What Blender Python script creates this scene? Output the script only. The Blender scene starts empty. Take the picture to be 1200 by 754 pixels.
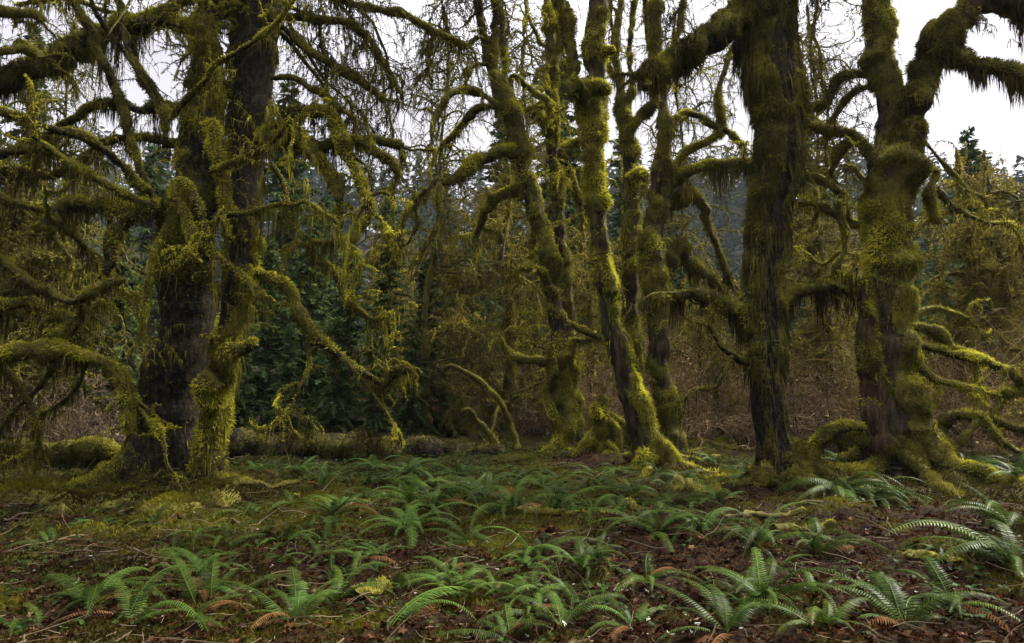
CLOUD_LO, CLOUD_HI, SUN_E, HAZE, EXPOSURE, DENOISE = 0.47, 2.6, 5.0, 0.0002, 1.66, True
import bpy, math
import numpy as np

SC = bpy.context.scene
COL = SC.collection
RNG = np.random.default_rng(11)
PI = math.pi

# ------------------------------------------------------------------ camera
FPX, TILT, CH = 800.0, math.atan(63 / 800), 1.5
_ct, _st = math.cos(TILT), math.sin(TILT)


def P(px, py, d):
    """pixel of the 1200x754 photograph at ground distance d -> point in the place (camera at origin, looking +Y)"""
    x, y = (px - 600) / FPX, -(py - 377) / FPX
    v = np.array([x, _ct - y * _st, _st + y * _ct])
    return np.array([0, 0, CH]) + v * (d / v[1])


cam_d = bpy.data.cameras.new('camera')
cam = bpy.data.objects.new('camera', cam_d)
COL.objects.link(cam)
cam.location = (0, 0, CH)
cam.rotation_euler = (PI / 2 + TILT, 0, 0)
cam_d.sensor_width, cam_d.lens = 36, 24
cam_d.clip_end = 3000
SC.camera = cam


# ------------------------------------------------------------------ noise
def _h(ix, iy, iz, seed):
    h = (ix.astype(np.uint32) * np.uint32(374761393) + iy.astype(np.uint32) * np.uint32(668265263)
         + iz.astype(np.uint32) * np.uint32(2147483647) + np.uint32(seed * 9176 + 77))
    h = (h ^ (h >> np.uint32(13))) * np.uint32(1274126177)
    h = (h ^ (h >> np.uint32(15))) * np.uint32(2246822519)
    return ((h ^ (h >> np.uint32(16))) & np.uint32(0xffffff)).astype(np.float64) / 0xffffff


def vnoise(p, seed=0):
    f = np.floor(p)
    i = f.astype(np.int64)
    t = p - f
    t = t * t * (3 - 2 * t)
    r = 0
    for a in (0, 1):
        for b in (0, 1):
            for c in (0, 1):
                w = (t[:, 0] if a else 1 - t[:, 0]) * (t[:, 1] if b else 1 - t[:, 1]) * (t[:, 2] if c else 1 - t[:, 2])
                r = r + w * _h(i[:, 0] + a, i[:, 1] + b, i[:, 2] + c, seed)
    return r


def fbm(p, f=1.0, o=3, seed=0):
    """about -0.5 .. 0.5"""
    p = np.asarray(p, float) * f
    r, a, s = 0, 1.0, 0
    for k in range(o):
        r = r + a * (vnoise(p + 31.7 * k, seed + k) - 0.5)
        s += a
        a *= .5
        p = p * 2.03
    return r / s * 1.25


def nrm(v):
    return v / np.maximum(np.linalg.norm(v, axis=-1, keepdims=True), 1e-9)


def sstep(a, b, x):
    t = np.clip((x - a) / (b - a), 0, 1)
    return t * t * (3 - 2 * t)


# ------------------------------------------------------------------ mesh store
class MB:
    def __init__(s):
        s.V, s.T, s.A, s.B, s.n = [], [], [], [], 0

    def add(s, V, F, tint=0.5, aux=0.0):
        V = np.asarray(V, float).reshape(-1, 3)
        if not len(V):
            return
        s.V.append(V)
        s.T.append([(np.asarray(f) + s.n) for f in (F if isinstance(F, list) else [F])])
        s.A.append(np.broadcast_to(np.asarray(tint, float), (len(V),)))
        s.B.append(np.broadcast_to(np.asarray(aux, float), (len(V),)))
        s.n += len(V)

    def build(s, name, mat, parent=None, origin=None, smooth=False):
        V = np.concatenate(s.V) if s.V else np.zeros((0, 3))
        o = np.zeros(3) if origin is None else np.asarray(origin, float)
        me = bpy.data.meshes.new(name)
        fl = [f for t in s.T for f in t if len(f)]
        me.vertices.add(len(V))
        me.vertices.foreach_set('co', (V - o).astype(np.float32).ravel())
        loops = np.concatenate([f.ravel() for f in fl]).astype(np.int32)
        cnt = np.concatenate([np.full(len(f), f.shape[1]) for f in fl])
        me.loops.add(len(loops))
        me.loops.foreach_set('vertex_index', loops)
        me.polygons.add(len(cnt))
        st = np.zeros(len(cnt), np.int32)
        st[1:] = np.cumsum(cnt)[:-1]
        me.polygons.foreach_set('loop_start', st)
        me.polygons.foreach_set('use_smooth', np.full(len(cnt), smooth))
        me.update(calc_edges=True)
        for nm, arr in (('tint', s.A), ('aux', s.B)):
            at = me.attributes.new(nm, 'FLOAT', 'POINT')
            at.data.foreach_set('value', np.concatenate(arr).astype(np.float32))
        me.materials.append(mat)
        ob = bpy.data.objects.new(name, me)
        COL.objects.link(ob)
        if parent is not None:
            ob.parent = parent
        return ob


def tag(o, label=None, cat=None, group=None, kind=None):
    for k, v in (('label', label), ('category', cat), ('group', group), ('kind', kind)):
        if v:
            o[k] = v
    return o


def empty(name, loc, label, cat, group=None, rz=0, sc=1):
    o = bpy.data.objects.new(name, None)
    COL.objects.link(o)
    o.location = loc
    o.rotation_euler = (0, 0, rz)
    o.scale = (sc, sc, sc)
    return tag(o, label, cat, group)


def dup(o, loc, rz=0, sc=1, label=None, tilt=(0, 0)):
    """copy of a thing with copies of its parts"""
    c = o.copy()
    COL.objects.link(c)
    c.location = loc
    c.rotation_euler = (tilt[0], tilt[1], rz)
    c.scale = (sc, sc, sc)
    if label:
        c['label'] = label
    for ch in list(o.children):
        k = ch.copy()
        COL.objects.link(k)
        k.parent = c
        for g in list(ch.children):
            m = g.copy()
            COL.objects.link(m)
            m.parent = k
    return c


# ------------------------------------------------------------------ curves and tubes
def resample(pts, ds):
    """Catmull-Rom through pts (n,k), even steps ds along the first three columns"""
    p = np.asarray(pts, float)
    if len(p) == 2:
        q = np.linspace(0, 1, 30)[:, None] * (p[1] - p[0]) + p[0]
    else:
        e = np.vstack([2 * p[0] - p[1], p, 2 * p[-1] - p[-2]])
        t = np.linspace(0, 1, 14, endpoint=False)[:, None]
        out = []
        for i in range(1, len(e) - 2):
            a, b, c, d = e[i - 1], e[i], e[i + 1], e[i + 2]
            out.append(.5 * (2 * b + (c - a) * t + (2 * a - 5 * b + 4 * c - d) * t ** 2 + (3 * b - a - 3 * c + d) * t ** 3))
        q = np.vstack(out + [p[-1:]])
    s = np.r_[0, np.cumsum(np.linalg.norm(np.diff(q[:, :3], axis=0), axis=1))]
    n = max(4, int(s[-1] / ds) + 1)
    u = np.linspace(0, s[-1], n)
    return np.stack([np.interp(u, s, q[:, k]) for k in range(q.shape[1])], 1)


def frames(C):
    T = nrm(np.gradient(C, axis=0))
    N = np.zeros_like(T)
    ref = np.array([1., 0, 0]) if abs(T[0, 0]) < .9 else np.array([0, 0, 1.])
    v = ref - T[0] * (ref @ T[0])
    N[0] = v / np.linalg.norm(v)
    for i in range(1, len(C)):
        v = N[i - 1] - T[i] * (N[i - 1] @ T[i])
        N[i] = v / max(np.linalg.norm(v), 1e-9)
    return T, N, np.cross(T, N)


def grid_quads(n, K):
    i = np.arange(n - 1)[:, None] * K
    j = np.arange(K)[None]
    a = i + j
    b = i + (j + 1) % K
    return np.stack([a, b, b + K, a + K], -1).reshape(-1, 4)


class Tube:
    """lumpy mossy limb: C centres, R radii, V ring points (n,K,3), m moss cover 0..1"""

    def __init__(s, pts, K=24, ds=.04, lump=.18, moss=.7, mossh=.02, core=0., flare=0, seed=0, bare=None, fl_lobes=5, groove=.0, ground_z=None, rmod=1.):
        q = resample(pts, ds)
        C, R = q[:, :3].copy(), np.maximum(np.maximum(q[:, 3] - core - mossh, q[:, 3] * .55), .003)
        # natural wobble of the axis
        wob = np.stack([fbm(C + 50 * k, .9 / max(.1, R.mean()) * .25, 2, seed + 9 + k) for k in range(3)], 1)
        kink = np.stack([fbm(C + 80 * k, 4.2, 2, seed + 19 + k) for k in range(3)], 1)
        R = R * (1 + rmod * (.75 if not flare else .25) * fbm(C, 4.0, 2, seed + 25))
        C += wob * R[:, None] * .5 + kink * np.minimum(.15, 1.6 * R)[:, None] * (0 if flare else 1)
        T, N, B = frames(C)
        n = len(C)
        th = np.linspace(0, 2 * PI, K, endpoint=False)
        D = N[:, None] * np.cos(th)[None, :, None] + B[:, None] * np.sin(th)[None, :, None]
        rad = np.repeat(R[:, None], K, 1)
        az = np.arctan2(D[..., 1], D[..., 0])
        if flare:
            h = C[:, 2] - (C[0, 2] if ground_z is None else ground_z)
            e = np.exp(-np.maximum(h, 0) / .38)[:, None]
            rad = rad * (1 + flare * e * (.55 + .45 * np.cos(fl_lobes * az + seed)) + .12 * flare * np.exp(-np.maximum(h, 0) / 1.2)[:, None] * np.cos(fl_lobes * az + seed))
        V = C[:, None] + D * rad[..., None]
        rm = max(.05, float(np.median(R)))
        p = V.reshape(-1, 3)
        l1 = fbm(p, .55 / rm, 3, seed).reshape(n, K)
        if groove:
            pg = np.stack([np.cos(az) * 2.2, np.sin(az) * 2.2, C[:, 2][:, None] * .35 + az * 0], -1).reshape(-1, 3)
            l1 = l1 + groove * (np.abs(fbm(pg, 1.8, 3, seed + 3)).reshape(n, K) * 3 - .6)
        clump = fbm(p, 4.5, 3, seed + 5).reshape(n, K)
        knot = np.clip(fbm(p, 2.2, 2, seed + 7).reshape(n, K) * 4 - .3, 0, 1.6)
        patch = fbm(p, 1.3, 3, seed + 6).reshape(n, K)
        m = np.clip(moss + .5 * D[..., 2] + 1.9 * patch + 1.2 * clump, 0, 1)
        if bare:
            # strips of bare bark: (azimuth, half width, z0, z1)
            for a0, w, z0, z1 in bare:
                da = np.abs((az - a0 + PI) % (2 * PI) - PI) + fbm(p, 2.2, 3, seed + 8).reshape(n, K) * 1.1
                k = (1 - sstep(w * .75, w * 1.15, da)) * sstep(z0 - .3, z0 + .3, V[..., 2]) * (1 - sstep(z1 - .5, z1 + .5, V[..., 2]))
                m = m * (1 - .84 * k)
        V = C[:, None] + D * (rad * (1 + lump * l1) + mossh * m * (1 + 2.6 * clump + 1.8 * knot))[..., None]
        if n > 3:
            V[-1] = C[-1] + (V[-1] - C[-1]) * .3
        s.C, s.R, s.T, s.V, s.D, s.m, s.n, s.K, s.seed = C, R, T, V, D, m, n, K, seed
        s.len = float(np.linalg.norm(np.diff(C, axis=0), axis=1).sum())

    def put(s, mb, tint=.5):
        mb.add(s.V, grid_quads(s.n, s.K), tint, s.m.ravel())

    def sample(s, cnt, rng, pw=2.2):
        """points on the surface, denser where there is moss"""
        V = s.V
        a = np.linalg.norm(np.cross(V[1:] - V[:-1], np.roll(V, -1, 1)[:-1] - V[:-1]), axis=-1)
        w = (a * s.m[:-1] ** pw).ravel()
        if w.sum() <= 0:
            return np.zeros((0, 3)), np.zeros((0, 3)), np.zeros(0)
        c = np.cumsum(w)
        ix = np.minimum(np.searchsorted(c, rng.random(cnt) * c[-1]), len(w) - 1)
        i, j = ix // s.K, ix % s.K
        j2 = (j + 1) % s.K
        u, v = rng.random((2, cnt, 1))
        p = (V[i, j] * (1 - u) + V[i + 1, j] * u) * (1 - v) + (V[i, j2] * (1 - u) + V[i + 1, j2] * u) * v
        d = nrm(s.D[i, j] * (1 - v) + s.D[i, j2] * v)
        return p, d, s.m[i, j]

    @property
    def area(s):
        V = s.V
        return float((np.linalg.norm(np.cross(V[1:] - V[:-1], np.roll(V, -1, 1)[:-1] - V[:-1]), axis=-1) * s.m[:-1]).sum())


def tubes_batch(mb, Pn, R, K=4, tint=.5, aux=.0):
    """many thin tubes at once: Pn (n,M,3), R (n,M)"""
    n, M, _ = Pn.shape
    if n == 0:
        return
    T = nrm(np.gradient(Pn, axis=1))
    ref = np.where(np.abs(T[..., 2:3]) < .9, np.array([0, 0, 1.]), np.array([1., 0, 0]))
    N = nrm(np.cross(T, ref))
    B = np.cross(T, N)
    th = np.linspace(0, 2 * PI, K, endpoint=False)
    V = Pn[:, :, None] + (N[:, :, None] * np.cos(th)[None, None, :, None] + B[:, :, None] * np.sin(th)[None, None, :, None]) * R[:, :, None, None]
    q = grid_quads(M, K)
    F = (q[None] + (np.arange(n) * M * K)[:, None, None]).reshape(-1, 4)
    t = np.broadcast_to(np.asarray(tint, float).reshape(-1, 1), (n, M * K)).ravel() if np.ndim(tint) else tint
    mb.add(V.reshape(-1, 3), F, t, aux)


def walk(st, d, L, M, wig, grav, rng):
    n = len(st)
    Pn = np.empty((n, M, 3))
    Pn[:, 0] = st
    d = nrm(np.array(d, float))
    L = np.broadcast_to(np.asarray(L, float), (n,))
    stp = (L / (M - 1))[:, None]
    g = np.broadcast_to(np.asarray(grav, float), (n,))
    for k in range(1, M):
        d = d + wig * rng.normal(size=(n, 3))
        d[:, 2] -= g * (k / M)
        d = nrm(d)
        Pn[:, k] = Pn[:, k - 1] + d * stp
    return Pn


def children(Pn, cnt, rng, lo=.15, hi=1.0, spread=.9):
    """starting points and directions of cnt side shoots on the given paths"""
    n, M, _ = Pn.shape
    i = rng.integers(0, n, cnt)
    t = (lo + (hi - lo) * rng.random(cnt)) * (M - 1.001)
    k = t.astype(int)
    f = (t - k)[:, None]
    st = Pn[i, k] * (1 - f) + Pn[i, k + 1] * f
    tg = nrm(Pn[i, k + 1] - Pn[i, k])
    return st, nrm(tg * .8 + spread * rng.normal(size=(cnt, 3)))


# ------------------------------------------------------------------ moss
def tufts(mb, p, d, L, w, rng, down=.35, rnd=.5, tint=(.3, .3, .5)):
    """short moss shoots: a narrow two-triangle blade each"""
    n = len(p)
    if n == 0:
        return
    g = np.array([0, 0, -1.])
    dr = nrm(d + down * g + rnd * rng.normal(size=(n, 3)))
    s = nrm(np.cross(dr, rng.normal(size=(n, 3))))
    Ls = (np.asarray(L) * (.5 + rng.random(n)))[:, None]
    ws = (w * (.6 + .8 * rng.random(n)))[:, None]
    dr2 = nrm(dr + (down * .8) * g + .35 * rng.normal(size=(n, 3)))
    a, b = p - s * ws * .5 - d * .008, p + s * ws * .5 - d * .008
    m1, m2 = p + dr * Ls * .5 - s * ws * .38, p + dr * Ls * .5 + s * ws * .38
    c = p + dr * Ls * .5 + dr2 * Ls * .5
    V = np.stack([a, b, m2, m1, c], 1).reshape(-1, 3)
    k = np.arange(n)[:, None] * 5
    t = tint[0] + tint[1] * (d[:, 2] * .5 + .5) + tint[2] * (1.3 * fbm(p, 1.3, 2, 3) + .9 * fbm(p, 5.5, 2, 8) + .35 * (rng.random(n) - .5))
    mb.add(V, [k + np.array([0, 1, 2, 3]), k + np.array([3, 2, 4])], np.repeat(np.clip(t, 0, 1), 5))


def strands(mb, p, L, w, rng, sway=.12, tint=(.2, .3), out=None, wind=None):
    """hanging moss: ragged ribbons of three pieces falling from p"""
    n = len(p)
    if n == 0:
        return
    L = np.broadcast_to(np.asarray(L, float), (n,))
    az = rng.random(n) * 2 * PI
    s = np.stack([np.cos(az), np.sin(az), 0 * az], 1)
    ws = (w * (.5 + rng.random(n)))[:, None]
    q = [p]
    d = np.tile([0, 0, -1.], (n, 1)) + (out if out is not None else 0)
    for k in range(3):
        d = nrm(d * [.6, .6, 1] + sway * rng.normal(size=(n, 3)) + [0, 0, -.3])
        q.append(q[-1] + d * (L / 3)[:, None])
    V = []
    for k, f in enumerate((.6, 1., .75)):
        V += [q[k] - s * ws * .5 * f, q[k] + s * ws * .5 * f]
    V.append(q[3])
    V = np.stack(V, 1).reshape(-1, 3)
    k = np.arange(n)[:, None] * 7
    t = tint[0] + tint[1] * rng.random(n) + .5 * fbm(p, 1.4, 2, 4)
    T = np.clip(t[:, None] + np.array([.12, .12, 0, 0, -.06, -.06, -.1]), 0, 1).ravel()
    mb.add(V, [k + np.array([0, 1, 3, 2]), k + np.array([2, 3, 5, 4]), k + np.array([4, 5, 6])], T)


def path_moss(mb, Pn, R, per_m, L, w, rng, down=.4, tint=(.3, .3, .5), hang=0., hang_n=0, lo=0., hi=1.):
    """tufts and short hanging bits along many thin paths"""
    seg = np.linalg.norm(np.diff(Pn, axis=1), axis=-1)
    tot = seg.sum()
    for kind, cnt in (('t', int(tot * per_m)), ('h', int(tot * hang_n))):
        if cnt == 0:
            continue
        c = np.cumsum(seg.ravel())
        ix = np.minimum(np.searchsorted(c, rng.random(cnt) * c[-1]), c.size - 1)
        i, k = ix // seg.shape[1], ix % seg.shape[1]
        u = rng.random((cnt, 1))
        C = Pn[i, k] * (1 - u) + Pn[i, k + 1] * u
        # moss sits in clumps along a twig
        keep = rng.random(cnt) < np.clip(.55 + 2.2 * fbm(C, 2.6, 2, 21), .03, 1)
        i, k, u, C = i[keep], k[keep], u[keep], C[keep]
        r = (R[i, k] * (1 - u[:, 0]) + R[i, k + 1] * u[:, 0])[:, None]
        d = nrm(rng.normal(size=C.shape) + [0, 0, .35])
        if kind == 't':
            tufts(mb, C + d * r * .8, d, L, w, rng, down, .4, tint)
        else:
            strands(mb, C, hang * (.25 + rng.random(len(C)) ** 2), w * .8, rng, .15, (tint[0] - .12, .28))


# ------------------------------------------------------------------ materials
def nmat(name):
    m = bpy.data.materials.new(name)
    m.use_nodes = True
    nt = m.node_tree
    nt.nodes.clear()
    return m, nt, nt.nodes, nt.links


def ramp(N, stops):
    r = N.new('ShaderNodeValToRGB')
    e = r.color_ramp.elements
    while len(e) < len(stops):
        e.new(.5)
    for el, (p, c) in zip(e, stops):
        el.position = p
        el.color = (*c, 1)
    return r


def leaf_mat(name, stops, trans=.3, gloss=None, nscale=3.0, namp=.35):
    """thin plant matter: colour by shoot, mottled by noise, some light through it"""
    m, nt, N, L = nmat(name)
    at = N.new('ShaderNodeAttribute'); at.attribute_name = 'tint'
    ge = N.new('ShaderNodeNewGeometry')
    no = N.new('ShaderNodeTexNoise'); no.inputs['Scale'].default_value = nscale; no.inputs['Detail'].default_value = 2
    L.new(ge.outputs['Position'], no.inputs['Vector'])
    ad = N.new('ShaderNodeMath'); ad.operation = 'MULTIPLY_ADD'
    L.new(no.outputs['Fac'], ad.inputs[0]); ad.inputs[1].default_value = namp
    sb = N.new('ShaderNodeMath'); sb.operation = 'SUBTRACT'
    L.new(at.outputs['Fac'], sb.inputs[0]); sb.inputs[1].default_value = namp * .5
    L.new(sb.outputs[0], ad.inputs[2])
    cr = ramp(N, stops)
    L.new(ad.outputs[0], cr.inputs['Fac'])
    if gloss is None:
        df = N.new('ShaderNodeBsdfDiffuse')
        L.new(cr.outputs['Color'], df.inputs['Color'])
    else:
        df = N.new('ShaderNodeBsdfPrincipled')
        df.inputs['Roughness'].default_value = gloss
        df.inputs['Specular IOR Level'].default_value = .05
        L.new(cr.outputs['Color'], df.inputs['Base Color'])
    tr = N.new('ShaderNodeBsdfTranslucent')
    L.new(cr.outputs['Color'], tr.inputs['Color'])
    mx = N.new('ShaderNodeMixShader'); mx.inputs[0].default_value = trans
    L.new(df.outputs[0], mx.inputs[1]); L.new(tr.outputs[0], mx.inputs[2])
    o = N.new('ShaderNodeOutputMaterial')
    L.new(mx.outputs[0], o.inputs['Surface'])
    return m


def bark_mat(name, bark, moss, bump=.6, scale=9.0, stretch=.25, dist=.03):
    """bark with a moss film where 'aux' says moss grows"""
    m, nt, N, L = nmat(name)
    at = N.new('ShaderNodeAttribute'); at.attribute_name = 'aux'
    ge = N.new('ShaderNodeNewGeometry')
    mp = N.new('ShaderNodeVectorMath'); mp.operation = 'MULTIPLY'; mp.inputs[1].default_value = (1, 1, stretch)
    L.new(ge.outputs['Position'], mp.inputs[0])
    n1 = N.new('ShaderNodeTexNoise'); n1.inputs['Scale'].default_value = scale; n1.inputs['Detail'].default_value = 6; n1.inputs['Roughness'].default_value = .65
    L.new(mp.outputs[0], n1.inputs['Vector'])
    n2 = N.new('ShaderNodeTexNoise'); n2.inputs['Scale'].default_value = 22; n2.inputs['Detail'].default_value = 5; n2.inputs['Roughness'].default_value = .7
    L.new(ge.outputs['Position'], n2.inputs['Vector'])
    n3 = N.new('ShaderNodeTexNoise'); n3.inputs['Scale'].default_value = 2.3; n3.inputs['Detail'].default_value = 3
    L.new(ge.outputs['Position'], n3.inputs['Vector'])
    cb = ramp(N, bark); L.new(n1.outputs['Fac'], cb.inputs['Fac'])
    am = N.new('ShaderNodeMath'); am.operation = 'ADD'
    L.new(n2.outputs['Fac'], am.inputs[0]); L.new(n3.outputs['Fac'], am.inputs[1])
    hm = N.new('ShaderNodeMath'); hm.operation = 'MULTIPLY'; hm.inputs[1].default_value = .5
    L.new(am.outputs[0], hm.inputs[0])
    cm = ramp(N, moss); L.new(hm.outputs[0], cm.inputs['Fac'])
    # ragged moss edge
    ed = N.new('ShaderNodeMath'); ed.operation = 'ADD'
    L.new(at.outputs['Fac'], ed.inputs[0]); L.new(n2.outputs['Fac'], ed.inputs[1])
    mr = N.new('ShaderNodeMapRange'); mr.inputs['From Min'].default_value = .68; mr.inputs['From Max'].default_value = 1.0
    L.new(ed.outputs[0], mr.inputs['Value'])
    mx = N.new('ShaderNodeMix'); mx.data_type = 'RGBA'
    L.new(mr.outputs[0], mx.inputs['Factor']); L.new(cb.outputs[0], mx.inputs['A']); L.new(cm.outputs[0], mx.inputs['B'])
    bs = N.new('ShaderNodeBsdfPrincipled'); bs.inputs['Roughness'].default_value = .92; bs.inputs['Specular IOR Level'].default_value = .15
    L.new(mx.outputs['Result'], bs.inputs['Base Color'])
    bh = N.new('ShaderNodeMath'); bh.operation = 'ADD'
    L.new(n1.outputs['Fac'], bh.inputs[0]); L.new(n2.outputs['Fac'], bh.inputs[1])
    bp = N.new('ShaderNodeBump'); bp.inputs['Strength'].default_value = bump; bp.inputs['Distance'].default_value = dist
    L.new(bh.outputs[0], bp.inputs['Height']); L.new(bp.outputs[0], bs.inputs['Normal'])
    o = N.new('ShaderNodeOutputMaterial')
    L.new(bs.outputs[0], o.inputs['Surface'])
    return m


MOSS_FILM = [(.32, (.022, .017, .006)), (.46, (.060, .052, .010)), (.58, (.13, .118, .016)), (.74, (.23, .20, .03))]
M = {}
M['moss'] = leaf_mat('moss', [(0, (.020, .013, .006)), (.26, (.050, .038, .011)), (.52, (.142, .132, .017)), (.76, (.36, .345, .024)), (1, (.54, .50, .05))], .3, nscale=1.6, namp=.5)
M['moss_floor'] = leaf_mat('moss_floor', [(0, (0.0168, 0.0117, 0.0041)), (.28, (0.0369, 0.0293, 0.0067)), (.52, (0.0752, 0.0691, 0.0079)), (.78, (0.1381, 0.1296, 0.0100)), (1, (0.2093, 0.1925, 0.0188))], .3)
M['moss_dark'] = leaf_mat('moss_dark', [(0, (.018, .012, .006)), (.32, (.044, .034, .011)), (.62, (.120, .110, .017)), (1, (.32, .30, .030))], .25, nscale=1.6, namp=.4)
M['moss_gold'] = leaf_mat('moss_gold', [(0, (.065, .050, .018)), (.35, (.15, .122, .026)), (.65, (.28, .235, .034)), (1, (.46, .39, .055))], .3)
M['bark'] = bark_mat('bark', [(.36, (0.0059, 0.0042, 0.0025)), (.48, (0.0235, 0.0168, 0.0092)), (.60, (0.0554, 0.0403, 0.0227)), (.75, (0.1260, 0.0966, 0.0571))], MOSS_FILM)
M['bark_dark'] = bark_mat('bark_dark', [(.38, (0.0034, 0.0025, 0.0017)), (.50, (0.0143, 0.0101, 0.0059)), (.62, (0.0361, 0.0260, 0.0143)), (.76, (0.0840, 0.0655, 0.0353))], MOSS_FILM, .95, 20, .5, .05)
M['bark_grey'] = bark_mat('bark_grey', [(.3, (0.0252, 0.0227, 0.0218)), (.5, (0.0588, 0.0529, 0.0504)), (.7, (0.1092, 0.1008, 0.0966))], MOSS_FILM)
M['dead_wood'] = bark_mat('dead_wood', [(.34, (.010, .006, .004)), (.48, (.045, .026, .015)), (.62, (.115, .068, .040)), (.78, (.21, .14, .09))], MOSS_FILM, .95, 14, .14, .05)
M['twig'] = leaf_mat('twig', [(0, (.035, .025, .017)), (.5, (.09, .066, .042)), (1, (.18, .14, .085))], 0)
M['twig_red'] = leaf_mat('twig_red', [(0, (.065, .042, .022)), (.5, (.185, .130, .068)), (1, (.36, .26, .14))], 0)
M['needles'] = leaf_mat('needles', [(0, (.016, .026, .010)), (.5, (.045, .074, .025)), (1, (.105, .145, .046))], .15)
M['needles_far'] = leaf_mat('needles_far', [(0, (.012, .020, .016)), (.5, (.022, .038, .028)), (1, (.036, .056, .040))], .1, nscale=.15)
M['fern'] = leaf_mat('fern', [(0, (0.0084, 0.0151, 0.0025)), (.4, (0.0202, 0.0370, 0.0050)), (.7, (0.0403, 0.0672, 0.0084)), (1, (0.0882, 0.1134, 0.0151))], .25, gloss=.45, nscale=2.0, namp=.3)
M['fern_pale'] = leaf_mat('fern_pale', [(0, (.022, .045, .008)), (.5, (.055, .105, .016)), (1, (.11, .165, .028))], .3, gloss=.48, nscale=2)
M['fern_dead'] = leaf_mat('fern_dead', [(0, (.05, .024, .012)), (.5, (.11, .055, .024)), (1, (.19, .10, .04))], .2)
M['litter'] = leaf_mat('litter', [(0, (0.0072, 0.0036, 0.0023)), (.3, (0.0181, 0.0081, 0.0040)), (.55, (0.0385, 0.0164, 0.0077)), (.8, (0.0679, 0.0354, 0.0164)), (1, (0.1359, 0.0861, 0.0453))], .12, nscale=1.5, namp=.25)
M['lichen'] = leaf_mat('lichen', [(0, (0.1792, 0.1728, 0.1408)), (1, (0.3968, 0.3840, 0.3328))], .1, nscale=8)
M['clover'] = leaf_mat('clover', [(0, (0.0096, 0.0216, 0.0048)), (.5, (0.0216, 0.0450, 0.0084)), (1, (0.0450, 0.0720, 0.0132))], .3, gloss=.6)

# ground: litter and moss
m, nt, N, L = nmat('forest_floor')
at = N.new('ShaderNodeAttribute'); at.attribute_name = 'aux'
ge = N.new('ShaderNodeNewGeometry')
n1 = N.new('ShaderNodeTexNoise'); n1.inputs['Scale'].default_value = 5; n1.inputs['Detail'].default_value = 8; n1.inputs['Roughness'].default_value = .7
n2 = N.new('ShaderNodeTexNoise'); n2.inputs['Scale'].default_value = 45; n2.inputs['Detail'].default_value = 4; n2.inputs['Roughness'].default_value = .75
vo = N.new('ShaderNodeTexVoronoi'); vo.inputs['Scale'].default_value = 24; vo.inputs['Randomness'].default_value = 1
for q in (n1, n2, vo):
    L.new(ge.outputs['Position'], q.inputs['Vector'])
c1 = ramp(N, [(.25, (0.0026, 0.0016, 0.0011)), (.45, (0.0104, 0.0055, 0.0026)), (.6, (0.0215, 0.0117, 0.0055)), (.8, (0.0375, 0.0229, 0.0111))])
mxv = N.new('ShaderNodeMix'); mxv.data_type = 'FLOAT'; mxv.inputs['Factor'].default_value = .4
sep = N.new('ShaderNodeSeparateColor'); L.new(vo.outputs['Color'], sep.inputs[0])
L.new(n2.outputs['Fac'], mxv.inputs['A']); L.new(sep.outputs[0], mxv.inputs['B'])
L.new(mxv.outputs['Result'], c1.inputs['Fac'])
c2 = ramp(N, [(.3, (0.0093, 0.0093, 0.0026)), (.5, (0.0288, 0.0271, 0.0047)), (.7, (0.0635, 0.0593, 0.0077))])
L.new(n2.outputs['Fac'], c2.inputs['Fac'])
ed = N.new('ShaderNodeMath'); ed.operation = 'ADD'; L.new(at.outputs['Fac'], ed.inputs[0]); L.new(n1.outputs['Fac'], ed.inputs[1])
mr = N.new('ShaderNodeMapRange'); mr.inputs['From Min'].default_value = .85; mr.inputs['From Max'].default_value = 1.15
L.new(ed.outputs[0], mr.inputs['Value'])
mx = N.new('ShaderNodeMix'); mx.data_type = 'RGBA'
L.new(mr.outputs[0], mx.inputs['Factor']); L.new(c1.outputs[0], mx.inputs['A']); L.new(c2.outputs[0], mx.inputs['B'])
bs = N.new('ShaderNodeBsdfPrincipled'); bs.inputs['Roughness'].default_value = .9; bs.inputs['Specular IOR Level'].default_value = .04
L.new(mx.outputs['Result'], bs.inputs['Base Color'])
ah = N.new('ShaderNodeMath'); ah.operation = 'ADD'; L.new(n2.outputs['Fac'], ah.inputs[0]); L.new(n1.outputs['Fac'], ah.inputs[1])
bp = N.new('ShaderNodeBump'); bp.inputs['Strength'].default_value = .8; bp.inputs['Distance'].default_value = .04
L.new(ah.outputs[0], bp.inputs['Height']); L.new(bp.outputs[0], bs.inputs['Normal'])
o = N.new('ShaderNodeOutputMaterial'); L.new(bs.outputs[0], o.inputs['Surface'])
M['ground'] = m


# ------------------------------------------------------------------ ground
MOUNDS = [(*P(960, 570, 9.2)[:2], .28, .95), (*P(1060, 560, 10)[:2], .18, .9), (*P(190, 575, 9)[:2], .16, 1.0),
          (*P(765, 550, 10.9)[:2], .14, .8), (*P(250, 600, 8)[:2], .12, .35), (*P(705, 535, 11.8)[:2], .12, .8)]


def gz(x, y):
    x, y = np.atleast_1d(np.asarray(x, float)), np.atleast_1d(np.asarray(y, float))
    p = np.stack([x, y, 0 * x], 1)
    z = .26 * fbm(p, .45, 2, 40) + .17 * fbm(p, 1.7, 3, 41) * (y < 60)
    z = z * (1 - .5 * sstep(30, 80, y))
    for mx_, my, h, r in MOUNDS:
        z = z + h * np.exp(-((x - mx_) ** 2 + (y - my) ** 2) / r ** 2)
    z = z + .9 * sstep(14, 34, y)
    # valley side beyond the flat
    z = z + 47 * sstep(70, 230, y + 9 * fbm(p, .02, 2, 44) * 6) * (1 + .5 * fbm(p, .012, 2, 45))
    return z


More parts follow.
